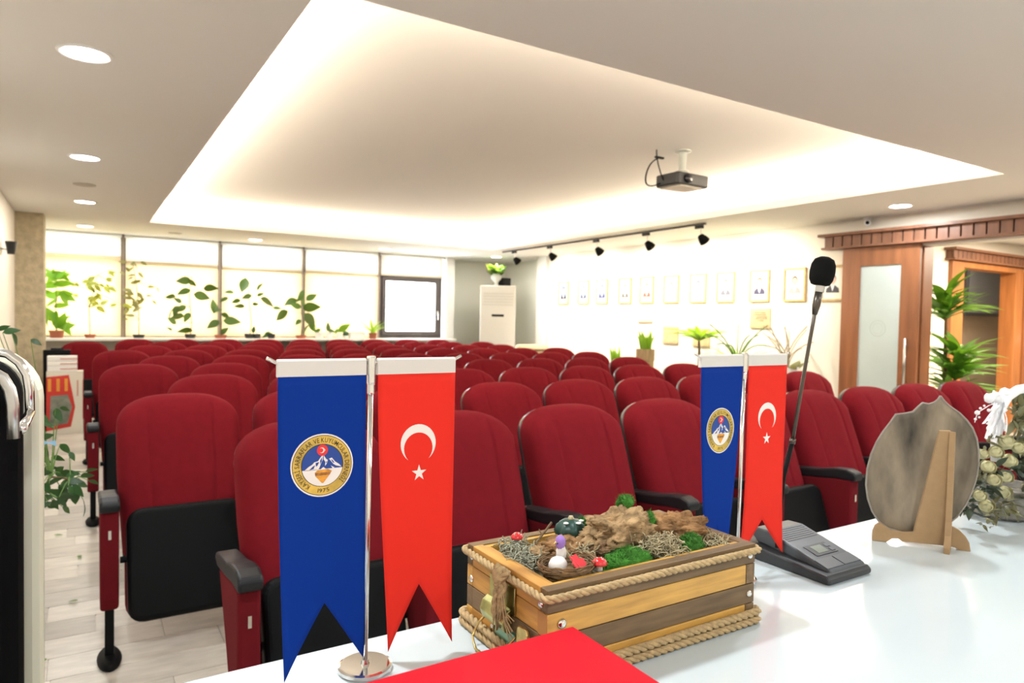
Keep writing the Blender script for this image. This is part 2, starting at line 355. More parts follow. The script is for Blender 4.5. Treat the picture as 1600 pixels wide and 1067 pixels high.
tv = thing('television', 'black flat television on the taupe office wall beyond the hall', 'television', (13.0, 6.1, 0))
tv.location = (12.42, 5.49, 1.95); tv.rotation_euler = (math.radians(2), 0, 0)
bx('bezel', -.62, .62, -.03, .03, -.37, .37, mat('television_plastic', (.02, .02, .024), .35), tv, bevel=.008); bx('screen', -.58, .58, -.034, -.03, -.32, .34, mat('television_screen', (.11, .115, .13), .3), tv); bx('wall_bracket', -.15, .15, .03, .13, -.2, .2, M_blk, tv)
area('hall_fill_light', (9.4, 2.7, SOFFIT_Z-.02), 1.2, 1.2, HALL_W, WARM, (9.4, 2.7, 0)); area('office_fill_light', (10.9, 4.95, SOFFIT_Z-.02), .8, .5, 45, WARM, (10.9, 4.95, 0))  # unseen fill lamps added to brighten the hall cornice and the office

# ------------------------------------------------------------------ ceiling fixtures
def downlight(x, y, label, glow=M_lampglow, colr=COOL, power=DOWN_W):
    t = thing('downlight', label, 'ceiling light', (x, y, SOFFIT_Z), group='recessed ceiling downlights')
    bm = bmesh.new(); lathe(bm, [(.108, 0), (.108, -.004), (.098, -.010), (.088, -.006), (.088, 0)], n=32); mk('ring', bm, M_white, t, smooth=False)
    bm = bmesh.new(); lathe(bm, [(.088, -.0035), (.088, -.0065)], n=32); mk('diffuser', bm, glow, t)
    l = area('downlight_lamp', (x, y, SOFFIT_Z-.03), .17, .17, power, colr, (x, y, 0), 'DISK')
for i, y in enumerate((3.57, 5.96, 8.38, 10.78)):
    downlight(0, y, ['round downlight largest and nearest above the left aisle', 'round downlight second nearest above the left aisle', 'round downlight third along the left aisle, past the small vent', 'round downlight farthest along the left aisle, by the window blinds'][i], *((M_lampglow, COOL) if i < 2 else (M_lampglow_w, NEUT)))
downlight(6.4, 3.56, 'round downlight in the soffit above the sliding door')
downlight(2.18, 10.9, 'small far downlight above the second window bay', M_lampglow_w, NEUT); downlight(4.22, 10.85, 'small far downlight above the bay left of the open window', M_lampglow_w, NEUT); downlight(6.3, 10.75, 'small far downlight above the white air conditioner', M_lampglow_w, NEUT)
for x, y in ((0, 1.2), (2.2, 1.25), (4.3, 1.25), (6.4, 1.2), (0, -1.0), (2.2, -1.0), (4.3, -1.0)):
    downlight(x, y, 'round downlight %s the speaker table, %s' % ('over' if y > 0 else 'behind', {0: 'beside the left wall', 2.2: 'second from the left wall', 4.3: 'third from the left wall', 6.4: 'beside the right wall'}[x]), power=DOWN_W*1.6)
for x, y, lb in ((-.004, 7.25, 'small round ceiling speaker between left aisle downlights'), (1.08, 10.82, 'tiny round ceiling sensor near the tray corner')):
    t = thing('ceiling_vent', lb, 'ceiling vent', (x, y, SOFFIT_Z))
    bm = bmesh.new(); lathe(bm, [(.09, 0), (.09, -.006), (.075, -.010), (.02, -.012)], n=28); mk('grille_cover', bm, mat('vent_plastic', (.50, .47, .42), .6), t)
# track with five spot heads
tr = thing('light_track', 'thin dark track rail along the right edge of the ceiling tray', 'track', (5.90, 7.6, SOFFIT_Z))
bx('rail', -.012, .012, -2.15, 2.25, -.022, 0, mat('track_grey', (.06, .055, .05), .4), tr)
for i, y in enumerate((9.5, 8.5, 7.40, 6.42, 5.55)):
    t = thing('track_spotlight', 'black cone spotlight, %s from the near end of the track' % ORD[5-i], 'spotlight', (5.90, y, SOFFIT_Z-.022), group='spotlights on the track')
    bx('adapter', -.018, .018, -.06, .05, -.035, 0, M_pad, t, bevel=.004)
    bm = bmesh.new(); tube(bm, [(0, -.03, -.03), (0, -.03, -.10), (0.02, -.03, -.12)], .008, 8); mk('arm', bm, M_steel, t)
    bm = bmesh.new(); lathe(bm, [(.012, -.055), (.034, -.045), (.055, .01), (.062, .05), (.056, .052), (.045, .03)], n=20); h = mk('head', bm, M_blk, t, smooth=True)
    h.location = (.03, -.03, -.145); h.rotation_euler = Vector((.95, -.1, -.85)).to_track_quat('Z', 'Y').to_euler()
    l = bpy.data.lights.new('track_spot_lamp', 'SPOT'); l.energy = SPOT_W; l.color = (1, .90, .74); l.spot_size = math.radians(125); l.spot_blend = 1.0; l.shadow_soft_size = .045
    o = bpy.data.objects.new('track_spot_lamp', l); col.objects.link(o); o.location = (6.0, y-.035, SOFFIT_Z-.225); o.rotation_euler = Vector((.95, -.1, -.75)).to_track_quat('-Z', 'Y').to_euler()
# projector under the tray
pj = thing('projector', 'black ceiling projector hanging under the tray on a grey bracket', 'projector', (3.78, 3.74, TRAY_Z))
pj.location = (4.20, 4.15, TRAY_Z); pj.rotation_euler = (0, 0, math.radians(2)); pj.scale = (1.12, 1.12, 1)
bm = bmesh.new(); lathe(bm, [(.06, 0), (.06, -.012), (.03, -.02), (.025, -.16), (.05, -.17), (.05, -.19)], n=16); box(bm, -.07, .07, -.02, .02, -.2, -.19); mk('bracket', bm, mat('grey_bracket', (.42, .44, .40), .5), pj)
bm = bmesh.new(); prism(bm, [(-.15, -.12), (.15, -.12), (.165, -.09), (.165, .10), (.14, .12), (-.14, .12), (-.165, .10), (-.165, -.09)], 'z', -.31, -.21); body = mk('body', bm, mat('projector_plastic', (.02, .022, .024), .4), pj, bevel=.012)
bm = bmesh.new(); lathe(bm, [(.036, 0), (.036, .02), (.028, .022), (.026, .006)], n=20, axis='y'); ln = mk('lens', bm, mat('lens_glass', (.01, .01, .015), .05), body, smooth=True); ln.location = (-.075, -.137, -.26)
bm = bmesh.new(); box(bm, -.12, .10, -.10, .10, -.316, -.31); mk('underside_plate', bm, mat('projector_underside', (.75, .70, .62), .5), body)
bm = bmesh.new(); tube(bm, bez((-.16, .06, -.28), (-.30, .1, -.36), (-.27, .10, -.22), 10) + bez((-.27, .10, -.22), (-.24, .1, -.10), (-.16, .08, -.07), 8)[1:], .006, 6); tube(bm, bez((-.165, .03, -.26), (-.22, .05, -.12), (-.17, .1, 0.0), 8), .005, 6); box(bm, -.2, -.12, .07, .09, -.075, -.06); mk('cable', bm, M_blk, pj)
cv = thing('security_camera', 'small white security camera at the soffit above the door', 'camera', (6.86, 4.15, SOFFIT_Z))
bx('mount', -.03, .03, -.03, .03, -.02, 0, M_white, cv, bevel=.004)
bm = bmesh.new(); tube(bm, [(.05, .03, -.05), (-.05, -.03, -.06)], .032, 12); mk('housing', bm, M_white, cv, smooth=False); bm = bmesh.new(); tube(bm, [(-.051, -.031, -.06), (-.056, -.034, -.0605)], .019, 12); mk('lens', bm, M_blk, cv)
# wall sconce at the far left
sn = thing('wall_sconce', 'small grey metal wall lamp on the left wall', 'wall lamp', (XL, 8.0, 1.97))
bx('back_plate', 0, .012, -.22, .22, -.07, .07, M_steel, sn, bevel=.003); bm = bmesh.new(); lathe(bm, [(.03, -.07), (.05, .05), (.045, .05), (.026, -.06)], (.09, .08, 0), n=16); mk('lamp_shade', bm, M_shell, sn); bm = bmesh.new(); tube(bm, [(.01, .08, -.02), (.06, .08, -.03)], .008); mk('arm', bm, M_steel, sn)

# ------------------------------------------------------------------ auditorium chairs
def smoothmesh(name, grids, m, parent):
    bm = bmesh.new()
    V = [[[bm.verts.new(p) for p in row] for row in g] for g in grids]
    for g in V:
        for a, b in zip(g, g[1:]):
            for i in range(len(a)-1): bm.faces.new((a[i], a[i+1], b[i+1], b[i]))
    bmesh.ops.remove_doubles(bm, verts=bm.verts, dist=1e-5)
    return mk(name, bm, m, parent, smooth=True)
def back_y(z): return -(1.0-z)*.36 - .05*(1.0-z)**2
def back_grid(hw, zb, front, off, th, rim):
    us = [-1, -.985, -.955, -.9, -.82, -.7, -.56, -.53, -.51, -.49, -.46, -.3, 0, .3, .46, .49, .51, .53, .56, .7, .82, .9, .955, .985, 1]
    ts = [0, .03, .08, .2, .35, .5, .65, .78, .87, .93, .965, .988, 1]
    g = []
    for t in ts:
        row = []
        for u in us:
            zt = .855 + (.145+rim)*max(0, 1-abs(u)**2.7)**(1/2.5)
            z = zb + t*(zt-zb); x = u*hw*(.93+.07*min(1, t*1.6))
            fx = max(0, 1-abs(u)**7)**.5; ft = max(0, 1-t**11)**.5*max(0, 1-(1-t)**26)**.5
            d = th*min(fx, ft) if front else 0
            if front and abs(abs(u)-.5) < .03 and .05 < t < .95: d -= .006 if abs(abs(u)-.5) < .012 else .003
            if front: d += .012*abs(u)**2*ft*fx
            row.append((x, back_y(z)+off-d, z))
        g.append(row)
    return g
def rrect(w, h, r, n=5):
    pts = []
    for cx, cy, a0 in ((w/2-r, h/2-r, 0), (-w/2+r, h/2-r, 90), (-w/2+r, -h/2+r, 180), (w/2-r, -h/2+r, 270)):
        for k in range(n+1): a = math.radians(a0+90*k/n); pts.append((cx+r*math.cos(a), cy+r*math.sin(a)))
    return pts
def arm_parts(t, x):
    bm = bmesh.new(); prism(bm, [(-.485, .61), (-.487, .26), (-.475, .215), (-.44, .20), (-.38, .22), (-.30, .36), (-.22, .48), (-.16, .575)], 'x', x-.032, x+.032); pn = mk('arm_panel', bm, M_redp, t, bevel=.012, seg=3)
    bm = bmesh.new(); prism(bm, [(-.500, .600), (-.507, .626), (-.497, .644), (-.455, .655), (-.39, .650), (-.29, .628), (-.18, .616), (-.11, .606), (-.10, .582), (-.14, .566), (-.30, .582), (-.40, .598)], 'x', x-.035, x+.035); mk('arm_pad', bm, M_pad, t, bevel=.010, seg=3)
    bm = bmesh.new(); prism(bm, [(-.462, .25), (-.462, .02), (-.43, .02), (-.43, .25)], 'x', x-.016, x+.016); mk('leg', bm, M_blk, t, bevel=.004)
    bm = bmesh.new(); lathe(bm, [(.058, 0), (.062, .012), (.050, .026), (.03, .032)], (0, 0, 0), 20)
    for v in bm.verts: v.co = Vector((x+v.co.x*.70, -.445+v.co.y*1.75, v.co.z))
    mk('foot', bm, M_blk, t, smooth=True)
    bx('number_plate', x-.005, x+.005, -.4895, -.486, .495, .53, M_chrome, pn)
def make_chair(both):
    t = thing('auditorium_chair', 'proto', 'chair')
    g1 = back_grid(.255, .36, True, 0, .085, 0); g2 = back_grid(.255, .36, False, .035, 0, 0)
    edge = []
    o = smoothmesh('backrest', [g1, [g1[0], g2[0]], [g1[-1], g2[-1]], [[r[0] for r in g1], [r[0] for r in g2]], [[r[-1] for r in g1], [r[-1] for r in g2]]], M_red, t)
    a = back_grid(.254, .34, False, .034, 0, -.004); b = back_grid(.250, .34, False, .066, 0, -.010)
    smoothmesh('back_shell', [a, b, [a[0], b[0]], [a[-1], b[-1]], [[r[0] for r in a], [r[0] for r in b]], [[r[-1] for r in a], [r[-1] for r in b]]], M_shell, t)
    st = .31; c = Vector((0, -.375, .345))
    R = Matrix.Translation(c) @ Matrix.Rotation(-st, 4, 'X')
    bm = bmesh.new(); prism(bm, rrect(.455, .45, .06), 'y', -.03, .045); bmesh.ops.transform(bm, matrix=R, verts=bm.verts); mk('seat_pan', bm, M_blk, t, bevel=.022, seg=4)
    bm = bmesh.new(); prism(bm, rrect(.465, .46, .08), 'y', .03, .12); bmesh.ops.transform(bm, matrix=R, verts=bm.verts); mk('seat_cushion', bm, M_red, t, bevel=.03, seg=3)
    bm = bmesh.new(); tube(bm, [(-.25, -.33, .36), (.25, -.33, .36)], .014, 8); mk('hinge_bar', bm, M_blk, t)
    arm_parts(t, -.2905)
    if both: arm_parts(t, .2905)
    return t
P_one, P_two = make_chair(False), make_chair(True)
used = {False: False, True: False}
def place_chair(x, y, both, label, group):
    pr = P_two if both else P_one
    t = pr if not used[both] else copy_tree(pr)
    used[both] = True
    t.location = (x, y, 0); tag(t, label, 'chair', group); return t
SP, RP = .581, 1.049
rows = [(.685, 0, 9), (.372, 0, 9), (.672, 0, 9), (.335, 0, 9), (.625, 0, 9), (.312, 0, 10), (.620, 0, 9), (.305, 1, 10), (.60, 0, 9)]
PITCH = [SP]*9
for i, (x0, j0, n) in enumerate(rows):
    y = 2.494 + RP*i
    for j in range(j0, n):
        q = j - j0 + 1; m = n - j0
        pos = 'leftmost' if q == 1 else 'rightmost' if q == m else ORD[q] + ' from left'
        place_chair(x0 + SP*j, y, j == n-1, 'red folding auditorium chair, %s in the %s row counted from the table' % (pos, ORD[i+1]), 'auditorium chairs, %s row' % ORD[i+1])
place_chair(-.005, 9.95, True, 'lone red chair standing apart behind the red and white carton', 'auditorium chairs, apart')

# ------------------------------------------------------------------ pixel rays, used only to measure real positions
def ray(u, v): return _f + _r*((u-800)/1076) - _u*((v-533.5)/1076)
def at_y(u, v, y): r = ray(u, v); return Vector((0, 0, CAM_H)) + r*(y/r.y)
def at_x(u, v, x): r = ray(u, v); return Vector((0, 0, CAM_H)) + r*(x/r.x)
def at_z(u, v, z): r = ray(u, v); return Vector((0, 0, CAM_H)) + r*((z-CAM_H)/r.z)
def at_plane(u, v, p, n):
    o = Vector((0, 0, CAM_H)); r = ray(u, v); return o + r*((Vector(p)-o).dot(n)/r.dot(n))

# ------------------------------------------------------------------ framed portraits and plaques on the right wall
M_gold = mat('gilt_frame', (.50, .33, .13), .45, vary=.15, vscale=30)
M_mat = mat('passepartout', (.80, .74, .64), .8)
bgs = [(.16, .22, .45), (.18, .30, .62), (.16, .24, .60), (.65, .62, .55), (.55, .50, .45), (.42, .45, .60), (.20, .28, .62), (.60, .58, .56), (.45, .36, .34), (.70, .68, .64), (.75, .74, .72)]
suit = [(.03, .03, .05), (.05, .06, .12), (.04, .05, .15), (.10, .10, .10), (.18, .08, .06), (.30, .30, .34), (.45, .40, .45), (.12, .12, .16), (.04, .04, .09), (.3, .3, .3), (.05, .05, .06)]
pys = [9.504, 8.955, 8.48, 7.936, 7.463, 6.975, 6.482, 6.02, 5.503, 5.018, 4.546]
M_skin = mat('portrait_skin_print', (.62, .42, .32), .7); M_hair = mat('portrait_hair_print', (.05, .04, .035), .7); M_shirt = mat('portrait_shirt_print', (.8, .8, .82), .7)
def picture(i, y):
    desc = ['farthest, next to the white pilaster', 'second from the white pilaster', 'third from the white pilaster', 'fourth from the white pilaster', 'fifth from the white pilaster, above a pale plaque', 'sixth from the white pilaster', 'seventh from the pilaster, over the palm head', 'eighth from the white pilaster', 'ninth from the pilaster, above the lettered plaque', 'second nearest to the sliding door', 'nearest to the sliding door'][i]
    t = thing('picture_frame', 'gilt framed portrait on the right wall, ' + desc, 'picture', (XR, y, 1.84), group='portraits on the right wall')
    W, Hh = .145, .195
    for a in ((-W, W, Hh-.025, Hh), (-W, W, -Hh, -Hh+.025), (-W, -W+.022, -Hh+.025, Hh-.025), (W-.022, W, -Hh+.025, Hh-.025)): bx('frame_bar', -.03, 0, a[0], a[1], a[2], a[3], M_gold, t, bevel=.004)
    bx('passepartout', -.012, 0, -W+.022, W-.022, -Hh+.025, Hh-.025, M_mat, t)
    bm = bmesh.new(); h, w2 = .115, .085; z0 = .012
    def poly(pts, off, mi):
        f = bm.faces.new([bm.verts.new((-.0125-off, a, b+z0)) for a, b in pts]); f.material_index = mi
    el = lambda cx, cy, rx, ry, n=16: [(cx+rx*math.cos(2*PI*k/n), cy+ry*math.sin(2*PI*k/n)) for k in range(n)]
    poly([(-w2, -h), (w2, -h), (w2, h), (-w2, h)], 0, 0)
    poly([(-.08, -h), (.08, -h), (.075, -.07), (.03, -.035), (-.03, -.035), (-.075, -.07)], .0004, 1)
    poly([(-.02, -.038), (.02, -.038), (0, -.10)], .0008, 2)
    poly(el(0, .035, .040, .052), .0010, 4); poly(el(0, .022, .034, .046), .0014, 3)
    me = bpy.data.meshes.new('portrait_print'); bm.to_mesh(me); bm.free()
    for m in (mat('portrait_ground_%d' % i, bgs[i], .6), mat('portrait_suit_%d' % i, suit[i], .7), M_shirt, M_skin, M_hair): me.materials.append(m)
    new_obj('portrait_print', me, None, t)
for i, y in enumerate(pys): picture(i, y)
M_plq = mat('honey_plaque', (.52, .36, .20), .5, vary=.1, vscale=20); M_plq2 = mat('pale_plaque', (.68, .62, .46), .5)
for k, (y, z, m, lb) in enumerate(((7.49, 1.50, M_plq2, 'pale square plaque under the fifth portrait'), (6.963, 1.215, M_plq, 'honey-coloured plaque between the snake plant and the palm'), (6.401, 1.20, M_plq, 'honey-coloured plaque behind the palm trunk'), (5.48, 1.46, M_plq, 'honey-coloured plaque with dark lettering under the ninth portrait'))):
    t = thing('wall_plaque', lb, 'plaque', (XR, y, z), group='plaques on the right wall')
    bx('board', -.018, 0, -.145, .145, -.11, .11, m, t, bevel=.004); bx('base_lip', -.03, 0, -.15, .15, -.125, -.11, M_plq, t)
    if k == 3:
        bm = bmesh.new()
        for q, (a, b, zz) in enumerate(((-.08, .08, .05), (-.09, .07, .025), (-.05, .10, 0), (-.06, .09, -.02), (-.03, .06, -.045))):
            xx = a
            while xx < b:
                wdt = random.uniform(.008, .022); box(bm, -.0192, -.0178, -xx-wdt, -xx, zz, zz+.012); xx += wdt+.006
        mk('lettering', bm, mat('plaque_ink', (.09, .06, .04), .6), t)

# ------------------------------------------------------------------ plants
def leaf_mesh(name, L, W, m, droop=.25, cup=.15, n=7, tip=1.0):
    bm = bmesh.new(); rows_ = []
    for i in range(n+1):
        t = i/n; w_ = W*.5*math.sin(PI*min(1, t**.75))**tip; x = L*t; z = -droop*L*t*t
        if i in (0, n): rows_.append([bm.verts.new((x, 0, z))])
        else: rows_.append([bm.verts.new((x, -w_, z+cup*w_)), bm.verts.new((x, 0, z)), bm.verts.new((x, w_, z+cup*w_))])
    for a, b in zip(rows_, rows_[1:]):
        if len(a) == 1: bm.faces.new((a[0], b[1], b[0])); bm.faces.new((a[0], b[2], b[1]))
        elif len(b) == 1: bm.faces.new((a[0], a[1], b[0])); bm.faces.new((a[1], a[2], b[0]))
        else: bm.faces.new((a[0], a[1], b[1], b[0])); bm.faces.new((a[1], a[2], b[2], b[1]))
    me = bpy.data.meshes.new(name); bm.to_mesh(me); bm.free(); me.materials.append(m)
    for p in me.polygons: p.use_smooth = True
    return me
LM = {'rub': leaf_mesh('leaf', 1, .58, L_rub), 'fic': leaf_mesh('leaf', 1, .5, L_fic), 'lime': leaf_mesh('leaf', 1, .14, L_lime, .5, .3, 9), 'pale': leaf_mesh('leaf', 1, .55, L_pale), 'deep': leaf_mesh('leaf', 1, .5, L_deep), 'drac': leaf_mesh('leaf', 1, .19, L_drac, .45, .3, 9), 'up': leaf_mesh('leaf', 1, .2, L_lime, .06, .4, 8), 'grn': leaf_mesh('leaf', 1, .46, leafmat('bright_green_leaf', (.13, .33, .03), .45)), 'olive': leaf_mesh('leaf', 1, .42, leafmat('olive_leaf', (.19, .21, .09), .3), .2), 'thin': leaf_mesh('leaf', 1, .06, L_fic, .3, .3, 9)}
def leaf(parent, kind, base, d, size, roll=0.0):
    o = new_obj('leaf', LM[kind], None, parent)
    x = Vector(d).normalized(); a = Vector((0, 0, 1)) if abs(x.z) < .95 else Vector((1, 0, 0))
    y = a.cross(x).normalized(); z = x.cross(y); R = Matrix((x, y, z)).transposed().to_4x4() @ Matrix.Rotation(roll, 4, 'X')
    o.matrix_local = Matrix.Translation(Vector(base)) @ R @ Matrix.Scale(size, 4)
    return o
def pot(t, r, h, m, z=0, taper=.8, n=20):
    bm = bmesh.new(); lathe(bm, [(r*taper, z), (r*.97, z+h*.85), (r*1.04, z+h*.86), (r*1.04, z+h), (r*.92, z+h), (r*.88, z+h*.88)], n=n); mk('pot', bm, m, t)
    bm = bmesh.new(); lathe(bm, [(r*.9, z+h*.86), (r*.9, z+h*.9)], n=n); mk('soil', bm, mat('potting_soil', (.05, .035, .025), .95), t)
def stems(t, paths, r, m):
    for p in paths:
        bm = bmesh.new(); tube(bm, p, [r*(1-.5*i/(len(p)-1)) for i in range(len(p))], 6); mk('stem', bm, m, t)
def measured_plant(name, label, bu, base, ph, pr_, pm, leaves, stempts, kind, stem_m=M_stem, rst=.008, group=None, seed=1, jy=.12):
    # leaves: (u, v, length in photo pixels, image angle); each gets its own depth around the pot
    rd = random.Random(seed); t = thing(name, label, 'plant', base, group=group); B = Vector(base)
    pot(t, pr_, ph, pm)
    Y = base[1]; sc_ = (at_y(bu+10, 520, Y) - at_y(bu, 520, Y)).x/10
    sp = [Vector((0, 0, ph*.8))] + [at_y(u, v, Y) - B for u, v in stempts]
    stems(t, [sp], rst, stem_m)
    for (u, v, L, a) in leaves:
        c = at_y(u, v, Y) - B; L = L*sc_; an = math.radians(a)
        d = Vector((math.cos(an), rd.uniform(-.5, .5), math.sin(an))); c.y += rd.uniform(-jy, jy)
        if c.x < min(p.x for p in sp) and math.cos(an) > 0 and abs(a) < 80: d.x = -d.x; d.z = -d.z
        d.normalize(); b = c - d*L*.5
        leaf(t, kind, b, d, L*1.25, rd.uniform(.75, 1.45)*rd.choice((-1, 1)))
        q = min(sp, key=lambda s_: (s_-b).length)
        if (q-b).length > .02: stems(t, [[q, (q+b)/2 + Vector((0, 0, .01)), b]], rst*.35, M_stemg)
    return t
GS = 'plants on the window sill'
S_ = SILL
r_ = random.Random(3)
cl = [(r_.uniform(72, 106), r_.uniform(425, 512), r_.uniform(18, 30), r_.uniform(-70, 80)) for _ in range(26)]
measured_plant('broadleaf_plant', 'bushy bright green plant in a terracotta pot beside the plaster pillar', 88, (-.33, 11.3, S_), .1, .09, M_terra, cl, [(86, 500), (88, 470), (88, 440)], 'grn', seed=2, group=GS)
cl = [(r_.gauss(155, 18), r_.uniform(425, 485), r_.uniform(7, 15), r_.uniform(-60, 60)) for _ in range(30)]
measured_plant('slender_fig', 'slender small-leaved tree with a bare trunk in the leftmost window bay', 139, (.06, 11.3, S_), .05, .07, M_terra, cl, [(140, 500), (139, 480), (146, 455), (152, 430)], 'pale', seed=3, group=GS)
cl = [(r_.gauss(207, 9), r_.uniform(402, 505), r_.uniform(8, 15), r_.uniform(-60, 60)) for _ in range(28)] + [(235, 448, 10, 5), (246, 452, 8, -60), (240, 472, 8, -40), (232, 462, 8, 10)]
measured_plant('weeping_fig', 'tall olive-leaved fig climbing past the first mullion', 217, (.66, 11.3, S_), .05, .08, M_potb, cl, [(217, 500), (216, 470), (212, 440), (208, 412)], 'olive', seed=4, group=GS)
measured_plant('rubber_plant', 'dark rubber plant standing before the second window bay', 296, (1.34, 11.3, S_), .06, .08, M_potb, [(290, 438, 20, 0), (300, 441, 13, -30), (325, 450, 20, 8), (288, 455, 18, 15), (312, 462, 22, -12), (268, 463, 16, -6), (278, 470, 12, -35), (268, 488, 22, 80), (286, 481, 15, 35), (280, 494, 20, -5), (292, 494, 15, 60), (270, 502, 14, -45), (292, 516, 20, -4), (266, 514, 8, -40), (274, 484, 16, 60)], [(300, 505), (297, 480), (296, 455), (300, 432)], 'rub', seed=5, group=GS)
measured_plant('rubber_plant', 'short rubber plant with few wide leaves at the second mullion', 345, (1.76, 11.28, S_), .05, .09, M_terra, [(336, 480, 22, 80), (358, 501, 22, 0), (333, 505, 18, 30), (351, 492, 12, -30), (349, 518, 14, 50), (340, 484, 12, 20)], [(346, 505), (344, 490), (340, 478)], 'rub', seed=6, group=GS)
measured_plant('rubber_plant', 'open rubber plant with spread leaves in front of the third window bay', 391, (2.19, 11.3, S_), .07, .085, M_potb, [(380, 444, 22, 78), (402, 449, 13, 60), (416, 470, 22, -25), (385, 463, 13, 15), (376, 478, 14, -10), (397, 475, 9, 10), (430, 481, 11, 8), (352, 467, 12, 20), (360, 456, 12, -8), (370, 470, 12, 10), (408, 460, 10, 30)], [(393, 505), (391, 485), (389, 462), (388, 445)], 'rub', seed=7, group=GS)
measured_plant('rubber_plant', 'full rubber plant with big leaves overlapping the third mullion', 474, (2.98, 11.3, S_), .05, .085, M_terra, [(459, 470, 18, 20), (470, 461, 18, 65), (482, 465, 16, 38), (482, 480, 22, 8), (443, 491, 20, 35), (486, 498, 24, -45), (478, 516, 18, 80), (464, 502, 10, 40), (465, 478, 14, -20), (474, 472, 16, 80), (490, 510, 14, -60)], [(474, 505), (472, 490), (470, 470), (471, 460)], 'rub', seed=8, group=GS)
for (u, m, lb, lv) in ((424, M_potb, 'small seedling in a black pot with a white handle loop', [(418, 522, 12, 40), (424, 524, 12, -50), (414, 525, 8, 20)]), (401, M_potb, 'small seedling in a black pot behind the chairs', [(396, 516, 10, 80), (399, 524, 10, 30), (404, 526, 10, -40)])):
    measured_plant('seedling_pot', lb, u, (at_y(u, 528, 11.25).x, 11.25, S_), .07, .06, m, lv, [(u, 520)], 'deep', rst=.004, seed=u, group=GS, jy=.03)
measured_plant('seedling_pot', 'white pot with one short sprout', 498, (3.27, 11.28, S_), .10, .075, M_potw, [(497, 516, 10, 20), (492, 512, 9, 70)], [(497, 518)], 'fic', rst=.004, seed=11, group=GS, jy=.02)
measured_plant('seedling_pot', 'white pot with a folded dark sprout', 514, (3.43, 11.28, S_), .10, .06, M_potw, [(513, 512, 12, 80), (518, 517, 10, -5)], [(514, 517)], 'rub', rst=.004, seed=12, group=GS, jy=.02)
measured_plant('seedling_pot', 'white pot with one leaf rising to the right', 528, (3.59, 11.22, S_), .09, .055, M_potw, [(536, 513, 18, 42), (526, 517, 8, 60)], [(528, 518)], 'fic', rst=.004, seed=13, group=GS, jy=.02)
t = thing('cactus_pot', 'little round cactus on the sill between white pots', 'plant', (3.71, 11.26, S_), group=GS); pot(t, .045, .05, M_potw)
bm = bmesh.new(); lathe(bm, [(.02, .04), (.045, .06), (.048, .09), (.03, .12), (.008, .128)], n=14)
for v in bm.verts:
    a = math.atan2(v.co.y, v.co.x); k = 1+.12*math.cos(7*a); v.co.x *= k; v.co.y *= k
mk('cactus_body', bm, mat('cactus_green', (.06, .13, .06), .7), t, smooth=True)
t = thing('window_planter', 'long white planter box beside the small palm', 'planter', (3.90, 11.28, S_)); bx('trough', -.13, .13, -.07, .07, 0, .10, M_potw, t, bevel=.01); bx('soil', -.12, .12, -.06, .06, .10, .104, mat('potting_soil', (.05, .035, .025), .95), t)
def strap_plant(name, label, loc, ph, pr_, pm, n, L, kind, spread, seed, crown=0.0, group=None, tapr=.8):
    rd = random.Random(seed); t = thing(name, label, 'plant', loc, group=group); pot(t, pr_, ph, pm, taper=tapr)
    if crown: stems(t, [[(0, 0, ph*.8), (.01, 0, ph+crown*.5), (0, .01, ph+crown)]], .025, M_stem)
    for i in range(n):
        a = 2*PI*i/n*2.4 + rd.uniform(-.3, .3); s = spread*rd.uniform(.5, 1.15)
        leaf(t, kind, (0.02*math.cos(a), .02*math.sin(a), ph*.9+crown), (math.cos(a)*s, math.sin(a)*s, 1), L*rd.uniform(.7, 1.1), rd.uniform(-.3, .3))
    return t
strap_plant('small_palm', 'small palm with arching leaves in a terracotta pot by the open window', (4.16, 11.2, S_), .10, .07, M_terra, 14, .32, 'lime', .9, 21, group=GS)
# plants along the right wall
M_log = mat('light_wood_planter', (.42, .29, .16), .7, vary=.25, vscale=6, stretch=(8, 8, .7))
strap_plant('snake_plant', 'upright snake plant in a tall light wood planter by the right wall', (6.13, 6.62, 0), 1.03, .115, M_log, 26, .34, 'up', .32, 22, tapr=.95)
strap_plant('grass_plant', 'low grassy plant just past the ends of the red rows', (6.25, 7.35, 0), .78, .12, M_potw, 16, .34, 'up', .25, 23)
strap_plant('yucca_palm', 'palm head on a brown trunk in front of the plaques', (6.42, 5.98, 0), .70, .13, M_log, 48, .42, 'lime', 1.5, 24, crown=.53)
strap_plant('bromeliad', 'small bushy plant low between snake plant and palm', (6.30, 6.25, 0), .72, .11, M_terra, 14, .22, 'olive', .8, 25)
t = strap_plant('agave', 'spiky branching plant with long thin stalks behind the second flag pair', (6.38, 5.36, 0), .98, .14, M_log, 30, .40, 'lime', 1.2, 26)
bm = bmesh.new()
for k in range(9):
    a = 2*PI*k/9; tube(bm, bez((0, 0, .9), (.1*math.cos(a), .1*math.sin(a), 1.2), (.36*math.cos(a), .36*math.sin(a), 1.25+.14*math.sin(k*2.1)), 7), .008, 5)
mk('stalk', bm, M_stemg, t)
t = strap_plant('agave', 'dry twiggy shrub under the lettered plaque', (6.52, 4.80, 0), .92, .12, M_potw, 10, .26, 'olive', 1.0, 27)
bm = bmesh.new()
for k in range(14):
    a = 2*PI*k/14; tube(bm, bez((0, 0, .85), (.06*math.cos(a), .06*math.sin(a), 1.1), (.26*math.cos(a*1.7), .26*math.sin(a*1.7), 1.12+.25*abs(math.sin(k*1.3))), 6), .006, 5)
mk('twig', bm, mat('dry_twig', (.40, .32, .22), .8), t)
